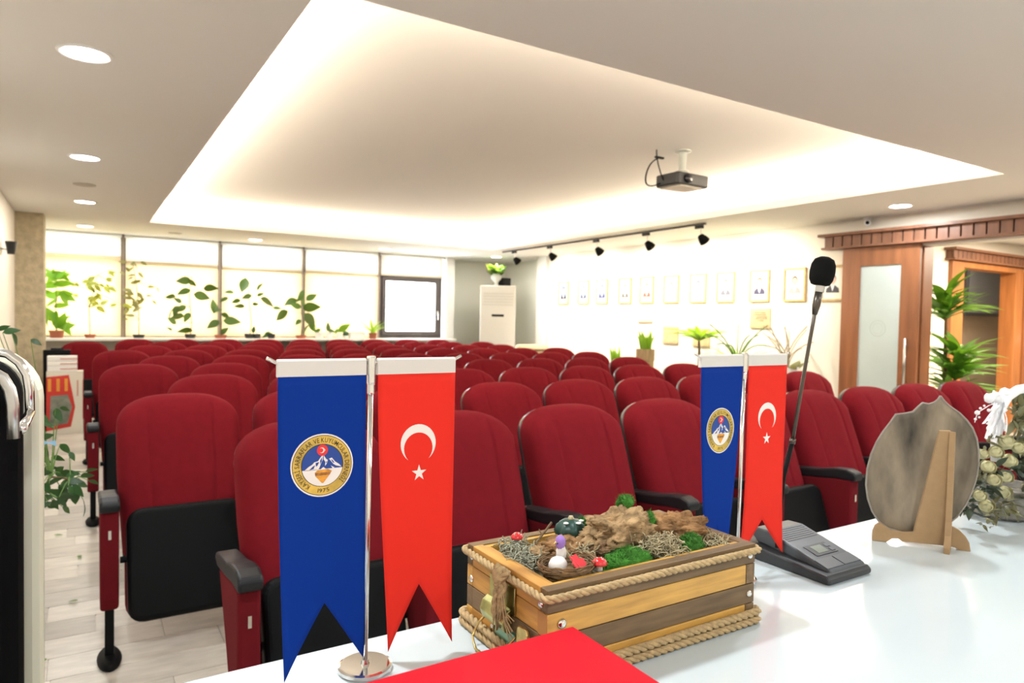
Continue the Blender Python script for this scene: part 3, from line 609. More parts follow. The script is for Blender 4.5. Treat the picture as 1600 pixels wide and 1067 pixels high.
# tall dracaena in the hall
t = thing('dracaena', 'tall dracaena with two leafy heads in the hall behind the door', 'plant', (7.62, 3.72, 0)); pot(t, .17, .34, M_potb)
stems(t, [[(0, 0, .3), (.02, 0, .9), (-.01, 0, 1.55)], [(.05, -.03, .3), (.09, -.06, .7), (.08, -.08, .98)]], .028, M_stem)
rd = random.Random(31)
for (cx, cy, cz, n, L) in ((-.01, 0, 1.50, 34, .46), (-.01, 0, 1.66, 22, .40), (.08, -.08, .88, 40, .48), (.04, -.12, 1.05, 30, .42), (0.05, -.05, .70, 26, .45)):
    for i in range(n):
        a = 2*PI*i*.381+rd.uniform(-.2, .2); s = rd.uniform(.4, 2.2); leaf(t, 'drac', (cx, cy, cz+rd.uniform(-.06, .06)), (math.cos(a)*s, math.sin(a)*s, 1), L*rd.uniform(.7, 1.1), rd.uniform(-.3, .3))
strap_plant('grass_plant', 'small potted plant in the hall at the right frame edge', (10.55, 3.4, 0), .75, .16, M_terra, 20, .4, 'drac', 1.1, 33)
# ficus in the left aisle, in front of the carton
rd = random.Random(41)
lv = [(u, v, L*1.4, a) for u, v, L, a in [(rd.uniform(66, 120), rd.uniform(728, 800), rd.uniform(13, 19), rd.uniform(-85, 40)) for _ in range(14)] + [(68, 650, 14, -40), (72, 680, 14, 20), (66, 720, 15, -30)]] + [(u, v, L*1.35, a) for u, v, L, a in [(75, 735, 16, 10), (95, 745, 18, -20), (105, 755, 20, 25), (120, 760, 18, -60), (118, 775, 20, -80), (135, 748, 16, 10), (141, 738, 13, 15), (133, 789, 22, -75), (85, 770, 20, -40), (74, 757, 16, -60), (80, 752, 16, 30), (78, 797, 10, -20), (84, 790, 14, -70), (90, 645, 18, -75), (100, 640, 12, -10), (75, 663, 14, -20), (100, 702, 16, -50), (112, 712, 12, -60), (88, 720, 14, -20), (110, 742, 16, 35), (98, 765, 16, -55), (128, 755, 14, -30), (72, 705, 14, -60), (70, 772, 16, -80), (104, 778, 16, -85), (145, 756, 12, -25), (15, 517, 16, 15), (24, 528, 16, -60), (55, 533, 12, -30), (6, 512, 12, 30), (92, 736, 14, 40), (116, 748, 15, 0)]]
measured_plant('ficus', 'dark green ficus trailing its branches into the left aisle', 95, (-.34, 2.72, 0), .42, .17, M_potw, lv, [(40, 830), (62, 770), (80, 745), (110, 748)], 'deep', seed=42, rst=.007, jy=.06)
fi = [o for o in col.objects if o.name.startswith('ficus')][0]
bm = bmesh.new(); prism(bm, [(-.03, -.012), (0, 0), (.035, -.02), (.03, .012), (0, .006), (-.03, .014)], 'y', -.002, .002); rb = mk('ribbon', bm, mat('pale_blue_ribbon', (.22, .42, .62), .5), fi); rb.location = at_y(76, 692, 2.66) - fi.location; rb.scale = (.6, 1, .6)
for k, (u, v) in enumerate(((84, 838), (122, 873), (122, 941), (73, 1032))):
    p = at_z(u, v, .003); o = tag(new_obj('fallen_leaf', LM['fic'], None), ['fallen green leaf on the floor under the ficus', 'fallen green leaf in the aisle beside the second row foot', 'tiny fallen leaf on the floor by the second row chair', 'pale fallen leaf near the bottom of the aisle floor'][k], 'leaf', 'fallen leaves in the aisle')
    o.location = p; o.scale = (.05, .05, .03); o.location.z = .012; o.rotation_euler = (0.05, 0, k*1.3)

# ------------------------------------------------------------------ things along the back and left
ac = thing('air_conditioner', 'white floor-standing air conditioner in the back corner', 'air conditioner', (6.40, 10.83, 0), math.radians(-30))
bx('cabinet', -.32, .32, -.19, .19, .06, 1.98, mat('appliance_white', (.80, .79, .76), .35), ac, bevel=.02); bx('plinth', -.30, .30, -.17, .17, 0, .06, M_shell, ac)
bx('display', -.11, .11, -.194, -.189, 1.42, 1.46, M_blk, ac); bx('intake_panel', -.28, .28, -.196, -.19, .2, .95, mat('appliance_white', (.80, .79, .76), .35), ac, bevel=.004)
for k in range(5): bx('louvre', -.27, .27, -.198, -.189, 1.62+k*.05, 1.645+k*.05, mat('appliance_louvre', (.70, .69, .66), .4), ac)
t = thing('flower_vase', 'white vase of green leaves on top of the air conditioner', 'vase', (6.36, 10.84, 1.98))
bm = bmesh.new(); lathe(bm, [(.05, 0), (.055, .01), (.02, .03), (.03, .06), (.09, .12), (.10, .16), (.07, .21), (.06, .22), (.055, .2)], n=24); mk('vase', bm, M_potw, t, smooth=True)
rd = random.Random(51)
for i in range(34):
    a = rd.uniform(0, 2*PI); s = rd.uniform(.3, 1.8); leaf(t, rd.choice(('fic', 'rub', 'pale')), (0, 0, .19), (math.cos(a)*s, math.sin(a)*s, 1), rd.uniform(.16, .28), rd.uniform(-1.2, 1.2))
t = thing('black_device', 'small black box behind the vase on the air conditioner', 'box', (6.55, 10.86, 1.98)); bx('case', -.09, .09, -.08, .08, 0, .15, M_blk, t, bevel=.01); bx('front_panel', -.08, .08, -.083, -.08, .02, .13, M_pad, t)
t = thing('armchair', 'cream armchair with brown trim in the back right corner', 'armchair', (6.47, 9.55, 0))
M_cr = mat('cream_leather', (.66, .56, .38), .5)
bx('backrest', -.32, .32, .16, .32, .35, .96, M_cr, t, bevel=.06); bx('seat', -.28, .28, -.30, .16, .25, .45, M_cr, t, bevel=.04); bx('arm', -.36, -.28, -.3, .2, .25, .64, M_cr, t, bevel=.03); bx('arm', .28, .36, -.3, .2, .25, .64, M_cr, t, bevel=.03); bx('trim_rail', -.28, .24, .145, .16, .84, .875, mat('brown_trim', (.14, .07, .035), .5), t); bx('base', -.3, .3, -.26, .26, 0, .25, M_wood2, t)
# carton with heater picture, pack on top, black case behind
ct = thing('heater_carton', 'red and white appliance carton standing in the left aisle', 'carton', (-.19, 9.20, 0), math.radians(-2))
M_cart = mat('carton_white', (.76, .72, .62), .7); bx('carton_body', -.17, .17, -.09, .09, 0, .70, M_cart, ct, bevel=.004)
bm = bmesh.new(); prism(bm, [(-.17, .04), (.06, .08), (.10, .30), (.04, .66), (-.17, .64)], 'y', -.0915, -.0905); mk('red_print', bm, mat('carton_red_print', (.58, .035, .025), .6), ct)
bm = bmesh.new(); prism(bm, [(-.14, .09), (.03, .12), (.07, .30), (.03, .44), (-.13, .43)], 'y', -.0925, -.0917); mk('window_print', bm, mat('carton_grey_print', (.20, .22, .18), .5, vary=.5, vscale=9), ct)
bm = bmesh.new()
for x0 in (-.155, -.075, -.0): box(bm, x0, x0+.03, -.0925, -.0917, .48, .62)
mk('lettering', bm, mat('carton_yellow_print', (.75, .33, .04), .6), ct)
bx('side_print', .1701, .1712, -.07, .07, .15, .60, mat('carton_red_print', (.58, .035, .025), .6), ct); bx('edge_lettering', .115, .13, -.0915, -.0905, .42, .60, mat('carton_pink_print', (.60, .30, .24), .6), ct)
pk = thing('paper_pack', 'small stack of white packs lying on the appliance carton', 'pack', (-.215, 9.20, .703))
for k in range(3): bx('pack', -.14, .14, -.08, .08, k*.056, k*.056+.054, M_white, pk, bevel=.004); bx('pack_band', -.02, .142, -.082, .082, k*.056+.018, k*.056+.030, mat('pack_band_red', (.55, .25, .22), .6), pk)
t = thing('black_case', 'black case on the floor behind the appliance carton', 'case', (-.30, 9.345, 0)); bx('case_body', -.10, .16, -.035, .035, 0, .93, M_blk, t, bevel=.01); bx('handle', -.03, .09, -.01, .01, .93, .95, M_pad, t)
# high-backed chair at the left edge of the frame
ch = thing('executive_chair', 'cream and black high-backed chair with chrome tube arms at the left edge', 'chair', (-.42, 1.18, 0))
M_creamp = mat('cream_shell_plastic', (.66, .65, .52), .4)
def slab(name, x0, x1, y0, y1, z0, z1, r, m, parent, bev):
    bm = bmesh.new(); n = 8; pts = [(x0, z0), (x1, z0)] + [(x1-r+r*math.cos(math.radians(90*k/n)), z1-r+r*math.sin(math.radians(90*k/n))) for k in range(n+1)] + [(x0+r-r*math.sin(math.radians(90*k/n)), z1-r+r*math.cos(math.radians(90*k/n))) for k in range(n+1)]
    prism(bm, pts, 'y', y0, y1); return mk(name, bm, m, parent, bevel=bev)
pR = at_y(66, 760, 1.16).x + .42
slab('back_shell', pR-.52, pR, -.02, .05, .45, at_y(20, 541, 1.18).z, .075, M_creamp, ch, .012)
pB = at_y(33, 760, 1.10).x + .42
slab('back_pad', pR-.52+(pR-pB), pB, -.07, -.021, .50, at_y(20, 558, 1.12).z, .05, mat('black_leather', (.004, .004, .0045), .7, spec=.05, bump=.2, bscale=300), ch, .015)
bx('seat', pR-.52, pR, -.50, -.02, .42, .50, MATS['black_leather'], ch, bevel=.03)
o_ = Vector(ch.location)
tb = [at_y(u, v, 1.08)-o_ for u, v in ((-40, 545), (-10, 549), (12, 553), (30, 566), (42, 585), (46, 610), (47, 648))]
bm = bmesh.new(); tube(bm, tb, .0055, 12); tube(bm, [at_y(47, 645, 1.08)-o_, at_y(33, 672, 1.03)-o_], .006, 10); mk('arm_tube', bm, M_chrome, ch, smooth=True)
tb = [at_y(u, v, 1.02)-o_ for u, v in ((-40, 576), (-14, 580), (4, 590), (15, 608), (20, 632), (21, 685))]
bm = bmesh.new(); tube(bm, tb, .0066, 12); mk('arm_tube', bm, M_steel, ch, smooth=True)
bm = bmesh.new(); c0 = Vector((pR-.26, -.22, 0)); tube(bm, [c0+Vector((0, 0, .06)), c0+Vector((0, 0, .43))], .03, 12)
mk('gas_column', bm, M_chrome, ch)
for k in range(5):
    a = 2*PI*k/5+.3; bm = bmesh.new(); tube(bm, [c0+Vector((0, 0, .09)), c0+Vector((.24*math.cos(a), .24*math.sin(a), .05))], [.022, .015], 8); g = mk('base_spoke', bm, M_chrome, ch)
    bm = bmesh.new(); lathe(bm, [(.024, -.012), (.026, 0), (.024, .012)], tuple(c0+Vector((.24*math.cos(a), .24*math.sin(a), .026))), 12, 'x'); mk('caster', bm, M_blk, g)

# ------------------------------------------------------------------ speaker table
T = .93
tb_ = thing('speaker_table', 'long white glossy table in the foreground', 'table', (0, 0, .18))
bx('table_top', 0.0, 3.3, .22, .91, T-.18-.035, T-.18, M_table, tb_, bevel=.004)
bx('modesty_panel', .04, 3.26, .84, .862, .03, T-.18-.035, M_table, tb_)
for x in (.03, 1.48, 3.23): bx('side_panel', x, x+.04, .28, .84, 0, T-.18-.035, M_table, tb_)
# ------------------------------------------------------------------ table flags
def spline(pts, n): return pts
M_blue = mat('royal_blue_satin', (.0035, .033, .26), .6, spec=.06, sheen=0)
M_flag = mat('bright_red_satin', (.76, .034, .022), .6, spec=.06)
M_sleeve = mat('white_flag_sleeve', (.66, .64, .60), .6)
M_prw = mat('white_flag_print', (.80, .78, .74), .6); M_gld = mat('gold_print', (.60, .41, .07), .5, vary=.3, vscale=40); M_ink = mat('black_print', (.015, .013, .01), .6); M_prb = mat('blue_print', (.012, .06, .30), .6); M_prr = mat('red_print', (.75, .03, .03), .6); M_amb = mat('amber_print', (.62, .28, .03), .5, vary=.4, vscale=120)
def glyph_mesh(ch, size):
    cu = bpy.data.curves.new('g', 'FONT'); cu.body = ch; cu.size = size; cu.resolution_u = 2; cu.offset = size*.008
    o = bpy.data.objects.new('g', cu); me = bpy.data.meshes.new_from_object(o.evaluated_get(bpy.context.evaluated_depsgraph_get())) if False else None
    col.objects.link(o); bpy.context.view_layer.update()
    me = bpy.data.meshes.new_from_object(o.evaluated_get(bpy.context.evaluated_depsgraph_get()))
    V = [(v.co.x, v.co.y) for v in me.vertices]; F = [tuple(p.vertices) for p in me.polygons]
    bpy.data.objects.remove(o); bpy.data.curves.remove(cu); bpy.data.meshes.remove(me)
    return V, F
GL = {}
def glyph(ch, size):
    if (ch, size) not in GL: GL[(ch, size)] = glyph_mesh(ch, size)
    return GL[(ch, size)]
def flag_stand(loc, which, warp_b, warp_r, zlow=.013):
    t = thing('table_flag_stand', 'chrome flag stand with blue and red pennants, ' + which, 'flag stand', loc, group='flag stands on the table')
    bm = bmesh.new(); lathe(bm, [(.031, 0), (.034, .003), (.034, .007), (.031, .0085), (.006, .009), (.005, .014)], n=36); mk('base', bm, M_chrome, t, smooth=False)
    bm = bmesh.new(); tube(bm, [(0, 0, .009), (.003, 0, .375)], .0033, 12); mk('pole', bm, M_chrome, t, smooth=True)
    bm = bmesh.new(); lathe(bm, [(.0052, .365), (.0056, .367), (.0056, .398), (.0052, .400)], (.003, 0, 0), 16); lathe(bm, [(.004, .352), (.0048, .354), (.0048, .364), (.004, .366)], (.003, 0, 0), 16); mk('pole_clamp', bm, M_chrome, t, smooth=False)
    for s in (-1, 1):
        bm = bmesh.new(); tube(bm, [(.003, 0, .392), (.003+s*.115, 0, .393), (.003+s*.121, 0, .396), (.003+s*.127, .0, .399)], .0022, 8); mk('cross_bar', bm, M_chrome, t, smooth=True)
    for nm, x0, x1, m, warp in (('blue_flag', -.112, -.0045, M_blue, warp_b), ('red_flag', .011, .120, M_flag, warp_r)):
        zt, zb, notch = .377, zlow, .085 if zlow < .02 else .066
        def F(x, z, off=0):
            # cloth surface: x in 0..1 across, z height; the lower half swings and curls a little
            k = max(0, (zt-z)/(zt-zb)); L, R, yb = warp
            a = x0 + L*k**1.6; b = x1 + R*k**1.6
            kk = max(0, k-.5)*2
            return (a+(b-a)*x, -.0032 - off + yb*kk**2*(x-.5) + .004*kk**2*math.sin(x*PI), z)
        bm = bmesh.new(); nx, nz = 12, 24; g = []
        for j in range(nz+1):
            row = []
            for i in range(nx+1):
                x = i/nx; low = zb + notch*(1-abs(2*x-1)); z = zt + (low-zt)*j/nz; row.append(bm.verts.new(F(x, z)))
            g.append(row)
        for a, b in zip(g, g[1:]):
            for i in range(nx): bm.faces.new((a[i], a[i+1], b[i+1], b[i]))
        fo = mk(nm, bm, m, t, smooth=True); s = fo.modifiers.new('solid', 'SOLIDIFY'); s.thickness = .0006; s.offset = 1 if fo.data.polygons[0].normal.y < 0 else -1
        s.offset = 0
        bm = bmesh.new(); prism(bm, [(-.0036, .376), (-.0036, .395), (-.002, .3975), (.002, .3975), (.0036, .395), (.0036, .376)], 'x', x0-.0005, x1+.0005); mk('sleeve', bm, M_sleeve, fo, bevel=.001)
        W = x1-x0
        def flat(name, polys, layer, m2, cx, cz):
            bm = bmesh.new()
            for p in polys:
                if isinstance(p, tuple):
                    V, Fc = p; vs = [bm.verts.new(F((cx+a)/W, cz+b, .0006+layer*.00012)) for a, b in V]
                    for f in Fc:
                        try: bm.faces.new([vs[i] for i in f])
                        except ValueError: pass
                else: bm.faces.new([bm.verts.new(F((cx+a)/W, cz+b, .0006+layer*.00012)) for a, b in p])
            return mk(name, bm, m2, fo)
        circ = lambda cx, cy, r, n=40: [(cx+r*math.cos(2*PI*k/n), cy+r*math.sin(2*PI*k/n)) for k in range(n)]
        def ring(r0, r1, n=48):
            V = [(r0*math.cos(2*PI*k/n), r0*math.sin(2*PI*k/n)) for k in range(n)] + [(r1*math.cos(2*PI*k/n), r1*math.sin(2*PI*k/n)) for k in range(n)]
            return (V, [(k, (k+1) % n, n+(k+1) % n, n+k) for k in range(n)])
        def crescent(cx, cy, ro, ri, d, n=28):
            # opens downward: inner circle shifted down by d
            a = math.acos(max(-1, min(1, (d*d+ro*ro-ri*ri)/(2*d*ro)))); b = math.acos(max(-1, min(1, (ro*ro-d*d-ri*ri)/(2*d*ri))))
            out = [(-a+2*PI+0 - (2*PI-2*a)*0) for _ in ()]
            V = []; A0 = -PI/2+a; A1 = 1.5*PI-a; B0 = -PI/2+b; B1 = 1.5*PI-b
            for k in range(n+1):
                u = A0+(A1-A0)*k/n; V.append((cx+ro*math.cos(u), cy+ro*math.sin(u)))
            for k in range(n+1):
                u = B0+(B1-B0)*k/n; V.append((cx+ri*math.cos(u), cy-d+ri*math.sin(u)))
            return (V, [(k, k+1, n+2+k, n+1+k) for k in range(n)])
        def star(cx, cy, r, rot=PI/2):
            V = [(cx, cy)] + [(cx+(r if k % 2 == 0 else r*.382)*math.cos(rot+PI*k/5), cy+(r if k % 2 == 0 else r*.382)*math.sin(rot+PI*k/5)) for k in range(10)]
            return (V, [(0, 1+k, 1+(k+1) % 10) for k in range(10)])
        if nm == 'red_flag':
            flat('crescent', [crescent(0, 0, .0255, .0208, .0062)], 0, M_prw, .0555, .285); flat('star', [star(0, 0, .0112)], 0, M_prw, .0563, .2462)
        else:
            cx, cz = .0525, .2685; Ro = .0385
            e = flat('emblem_disc', [circ(0, 0, Ro)], 0, M_prw, cx, cz)
            flat('emblem_outline', [circ(0, 0, Ro*.955)], 1, M_ink, cx, cz); flat('emblem_band', [circ(0, 0, Ro*.935)], 2, M_gld, cx, cz)
            flat('emblem_outline', [circ(0, 0, Ro*.675)], 3, M_ink, cx, cz); ri = Ro*.655
            flat('emblem_sky', [circ(0, 0, ri)], 4, M_prb, cx, cz)
            n = 30; a0 = math.asin(-.0045/ri); pts = [(ri*math.cos(PI-a0 + (PI+2*a0)*k/n), ri*math.sin(PI-a0 + (PI+2*a0)*k/n)) for k in range(n+1)]
            flat('emblem_snowfield', [pts], 5, M_prw, cx, cz)
            mt = [([(-.0225, -.005), (-.017, -.0005), (-.013, .0015), (-.010, .0045), (-.0055, .0055), (-.002, .0105), (.0008, .0130), (.0002, .007), (-.002, .002), (-.004, -.003), (-.006, -.005)], None),
                  ([(.0015, .0122), (.0045, .0075), (.0065, .006), (.0055, .002), (.003, -.001), (.0035, .004), (.0015, .007)], None), ([(.008, .0075), (.0115, .0085), (.0155, .0035), (.021, -.0005), (.0235, -.0035), (.0165, -.0015), (.0135, .0005), (.0115, .003)], None), ([(-.002, -.0045), (.001, -.002), (.004, -.0045)], None), ([(.010, -.001), (.015, -.004), (.0125, -.0045)], None)]
            flat('emblem_mountain', [p for p, _ in mt], 5, M_prw, cx, cz)
            flat('emblem_mountain_shade', [[(-.0165, -.0045), (-.012, -.0005), (-.009, .001), (-.011, -.0035)], [(-.0085, .0035), (-.004, .0045), (-.006, .0005), (-.008, -.001)], [(-.003, .006), (-.0005, .010), (-.001, .005), (-.003, .0015)], [(.0105, .0065), (.0125, .0055), (.015, .0015), (.0125, .0025)], [(.004, .004), (.0055, .0045), (.005, .0015)]], 6, M_prb, cx, cz)
            flat('emblem_gem', [[(-.0095, -.008), (-.006, -.0055), (.007, -.0050), (.0115, -.0075), (.009, -.0115), (.001, -.0215), (-.001, -.0215), (-.009, -.0125)]], 6, M_amb, cx, cz)
            flat('emblem_gem_band', [[(-.0095, -.0088), (.0105, -.0085), (.009, -.0118), (-.0088, -.0122)]], 7, mat('brown_print', (.32, .13, .03), .6, vary=.5, vscale=260), cx, cz)
            flat('emblem_sun', [circ(0, .0185, .0068, 24)], 6, M_prr, cx, cz)
            c = crescent(0, 0, .0034, .0027, .001); V = [(y-.0008, x+.0185) for x, y in c[0]]; flat('emblem_sun_crescent', [(V, c[1]), star(.0026, .0185, .0014, 0)], 7, M_prw, cx, cz)
            # lettering on the ring
            def arc_text(txt, size, r, a_start, a_end, out=True):
                polys = []; ws = []
                for chh in txt:
                    sz = size*(1.25 if out and (chh == txt[0] or False) else 1)
                    if chh == ' ': ws.append(size*.30); continue
                    V, _ = glyph(chh, size); ws.append((max(v[0] for v in V)-min(v[0] for v in V)) + size*.10)
                tot = sum(ws); acc = 0
                for chh, w_ in zip(txt, ws):
                    mid = (acc+w_/2)/tot; acc += w_
                    if chh == ' ': continue
                    V, Fc = glyph(chh, size); mx = (max(v[0] for v in V)+min(v[0] for v in V))/2; a = a_start+(a_end-a_start)*mid; sx = abs(a_end-a_start)*r/tot
                    rot = a-PI/2 if out else a+PI/2; h0 = -size*.34
                    P = []
                    for x, y in V:
                        lx, ly = (x-mx)*sx, y+h0; P.append((r*math.cos(a)+lx*math.cos(rot)-ly*math.sin(rot), r*math.sin(a)+lx*math.sin(rot)+ly*math.cos(rot)))
                    polys.append((P, Fc))
                return polys
            rm = Ro*.80
            flat('emblem_lettering', arc_text('KAYSERİ SARRAFLAR VE KUYUMCULAR DERNEĞİ', .0082, rm, math.radians(238), math.radians(-44)), 3, M_ink, cx, cz)
            flat('emblem_year', arc_text('1975', .0068, rm, math.radians(258), math.radians(286), False), 3, M_ink, cx, cz)
    return t
flag_stand((.303, .828, T), 'left of the crate, nearest the camera', (.010, .004, .006), (.022, -.002, -.016))
fs2 = flag_stand((.972, .803, T), 'right behind the crate, beside the microphone', (.026, -.032, .0), (.000, -.006, -.016), .034)

fs2.scale = (.955, 1, 1)

# ------------------------------------------------------------------ red box in the foreground
hR = at_z(895, 978, T+.085)
rb = thing('red_gift_box', 'flat bright red presentation box at the bottom edge of the picture', 'box', (hR.x-.17, hR.y-.11, T))
bx('box_base', -.165, .165, -.105, .105, 0, .055, mat('red_box_card', (.50, .010, .020), .6, spec=.08), rb, bevel=.002); bx('lid', -.17, .17, -.11, .11, .045, .085, mat('red_box_card', (.50, .010, .020), .6, spec=.08), rb, bevel=.0015)

# ------------------------------------------------------------------ wooden crate
CX0, CX1, CY0, CY1, CZ = .478, .858, .676, .882, T
M_yel = mat('yellow_pine_slat', (.56, .31, .065), .5, vary=.22, vscale=4, stretch=(3, 30, 30), bump=.05, bscale=60, coat=.15); M_yels = mat('yellow_pine_side_slat', (.50, .25, .055), .5, vary=.22, vscale=4, stretch=(30, 3, 30))
M_brn = mat('brown_stained_slat', (.15, .092, .040), .55, vary=.3, vscale=4, stretch=(3, 30, 30)); M_brns = mat('brown_stained_side_slat', (.18, .11, .05), .55, vary=.3, vscale=4, stretch=(30, 3, 30)); M_grain = mat('orange_end_grain', (.42, .19, .05), .6)
cr = thing('wooden_crate', 'small striped yellow and brown wooden crate trimmed with rope on the white table', 'crate', (CX0, CY0, CZ))
CW, CD = CX1-CX0, CY1-CY0; th = .016; sh = .030
for k in range(4):
    z0, z1 = .0015+k*sh, .0015+(k+1)*sh-.0012; dark = k % 2 == 1
    if dark:
        bx('slat', 0, CW, 0, th, z0, z1, M_brn, cr, bevel=.0008); bx('slat', 0, CW, CD-th, CD, z0, z1, M_brn, cr, bevel=.0008)
        bx('slat', 0, th, th, CD-th, z0, z1, M_yels if k == 3 else M_brns, cr, bevel=.0008); bx('slat', CW-th, CW, th, CD-th, z0, z1, M_brns, cr, bevel=.0008)
    else:
        bx('slat', 0, CW-th-.003, .0004, th, z0, z1, M_yel, cr, bevel=.0008); bx('slat', 0, CW-th-.003, CD-th, CD, z0, z1, M_yel, cr, bevel=.0008)
        bx('slat', 0.0003, th, th, CD-th, z0, z1, M_yels, cr, bevel=.0008); bx('slat', CW-th-.002, CW, 0, CD, z0, z1, M_brns, cr, bevel=.0008)
        bx('end_grain', -.0006, .0004, .0005, th+.004, z0, z1, M_grain, cr)
bx('crate_floor', th, CW-th, th, CD-th, 0, .006, M_brn, cr)
for a in ((th, CW-th, th, th+.008), (th, CW-th, CD-th-.008, CD-th)): bx('liner', *a, .006, .1185, M_yel, cr)
bx('liner', th, th+.008, th+.008, CD-th-.008, .006, .1185, M_yels, cr); bx('liner', CW-th-.008, CW-th, th+.008, CD-th-.008, .006, .1185, M_brns, cr)
def rivet(x, y, z, ax, r=.0055):
    bm = bmesh.new(); n = 14; pr_ = [(r, 0), (r*.95, r*.25), (r*.7, r*.5), (r*.3, r*.62)]
    lathe(bm, [(a, -b if ax == 'y' else -b) for a, b in pr_], (x, y, z), n, ax); mk('rivet', bm, M_chrome, cr, smooth=True)
rivet(.022, 0, .076, 'y', .0068); rivet(CW-.012, 0, .046, 'y'); rivet(CW-.012, 0, .104, 'y'); rivet(.0, .014, .100, 'x'); rivet(0, CD-.014, .072, 'x'); rivet(0, CD-.014, .105, 'x'); rivet(.0, .016, .046, 'x')
def rope(bm, path, r, closed=False, pitch=5.0, n=6):
    path = [Vector(p) for p in path]; dense = []
    for a, b in zip(path, path[1:] + ([path[0]] if closed else [])):
        L = (b-a).length; k = max(1, int(L/(r*.8))); dense += [a.lerp(b, i/k) for i in range(k)]
    if not closed: dense.append(path[-1])
    dist = 0; fr = []
    for i, p in enumerate(dense):
        q = dense[min(i+1, len(dense)-1)] if not closed else dense[(i+1) % len(dense)]; o = dense[max(i-1, 0)] if not closed else dense[i-1]
        t_ = (q-o).normalized(); a = Vector((0, 0, 1)) if abs(t_.z) < .8 else Vector((1, 0, 0)); nx_ = t_.cross(a).normalized(); fr.append((p, nx_, t_.cross(nx_), dist)); dist += (q-p).length
    for s in range(3):
        tube(bm, [p + (nx_*math.cos(d/(r*pitch)*2*PI/1.0*.8 + s*2*PI/3) + ny_*math.sin(d/(r*pitch)*2*PI*.8 + s*2*PI/3))*r*.5 for p, nx_, ny_, d in fr], r*.55, n)
M_rope = mat('jute_rope', (.42, .30, .15), .95, vary=.25, vscale=150, bump=.4, bscale=600)
def loop(z, o):
    c = .008; pts = []
    for (x, y, a0) in ((CW+o-c, CD+o-c, 0), (-o+c, CD+o-c, 90), (-o+c, -o+c, 180), (CW+o-c, -o+c, 270)):
        for k in range(5): a = math.radians(a0+90*k/4); pts.append((x+c*math.cos(a), y+c*math.sin(a), z))
    return pts
bm = bmesh.new(); rope(bm, loop(.1115, .0055), .0052, True); mk('top_rope', bm, M_rope, cr, smooth=True)
for z in (.0065, .0185): bm = bmesh.new(); rope(bm, loop(z, .0065), .0060, True); mk('foot_rope', bm, M_rope, cr, smooth=True)
# rope knot with frayed ends on the left side
bm = bmesh.new(); ky = CD*.44
rope(bm, [(-.010, ky+.012, .122), (-.017, ky+.004, .112), (-.012, ky-.006, .100), (-.014, ky-.004, .085)], .006); rope(bm, [(-.010, ky-.014, .122), (-.018, ky-.004, .108), (-.013, ky+.008, .095), (-.015, ky+.010, .060), (-.010, ky+.004, .045)], .0055)
blob(bm, (-.014, ky, .113), .011, 2, .3, 2, 3)
rd = random.Random(5)
for i in range(30): tube(bm, bez((-.013+rd.uniform(-.003, .003), ky+rd.uniform(-.006, .006), .10), (-.018, ky+rd.uniform(-.02, .02), .075), (-.014+rd.uniform(-.004, .004), ky-.012+rd.uniform(-.022, .022), .045+rd.uniform(-.01, .02)), 6), .0009, 4)
mk('rope_knot', bm, M_rope, cr, smooth=True)
# brass latch
M_grb = mat('greenish_brass', (.42, .40, .16), .28, metal=1, vary=.3, vscale=50)
bm = bmesh.new(); box(bm, -.003, 0, CD*.34, CD*.66, .062, .100); prism(bm, [(-.003, .070), (-.012, .064), (-.016, .052), (-.012, .040), (-.003, .036)], 'y', CD*.38, CD*.68); lp = mk('latch_plate', bm, M_grb, cr, bevel=.002)
bm = bmesh.new(); box(bm, -.005, 0, CD*.30, CD*.56, .018, .040); mk('latch_base', bm, mat('verdigris_plate', (.22, .42, .30), .35, metal=.6), lp)
bm = bmesh.new(); tube(bm, [(-.007, CD*.64, .046), (-.014, CD*.70, .030), (-.024, CD*.70, .012), (-.030, CD*.60, .004), (-.026, CD*.44, .004), (-.014, CD*.36, .020), (-.006, CD*.30, .040)], .0017, 8); mk('latch_wire', bm, M_brass, lp, smooth=True)
bm = bmesh.new(); prism(bm, rrect(.026, .05, .008), 'x', -.010, -.006)
for v in bm.verts: v.co.y += CD*.20; v.co.z += .036
mk('hasp', bm, M_brass, lp, bevel=.001); bm = bmesh.new(); lathe(bm, [(.004, -.013), (.006, -.012), (.006, -.010)], (0, CD*.20, .030), 12, 'x'); mk('screw', bm, M_steel, lp)
for yy, zz in ((CD*.50, .086), (CD*.60, .030)): bm = bmesh.new(); lathe(bm, [(.002, -.0065), (.004, -.005), (.0042, -.002)], (0, yy, zz), 12, 'x'); mk('screw', bm, M_chrome, lp, smooth=True)

# ------------------------------------------------------------------ garden in the crate
def cw(x, y, z): return Vector((CX0+x, CY0+y, T+z))
M_bed = mat('dried_moss_bed', (.15, .13, .08), .95, vary=.4, vscale=60, bump=.6, bscale=150)
bm = bmesh.new(); n = 16; g = [[bm.verts.new((th+.009+(CW-2*th-.018)*i/n, th+.009+(CD-2*th-.018)*j/10, .102+.012*noise.noise(Vector((i*.7, j*.7, 3))))) for i in range(n+1)] for j in range(11)]
for j in range(10):
    for i in range(n): bm.faces.new((g[j][i], g[j][i+1], g[j+1][i+1], g[j+1][i]))
bed = tag(mk('moss_bed', bm, M_bed, None, smooth=True), 'layer of dried brown moss filling the wooden crate', 'moss', kind='stuff'); bed.location = (CX0, CY0, T)
def barkmat(name, c): return mat(name, c, .95, spec=.1, vary=.7, vscale=45, bump=1.0, bscale=160, bdist=.004, stretch=(.6, 1, 1.6))
M_bark = barkmat('tan_driftwood', (.31, .205, .105)); M_bark2 = barkmat('reddish_driftwood', (.30, .165, .075)); M_bark3 = barkmat('dark_driftwood', (.20, .12, .065))
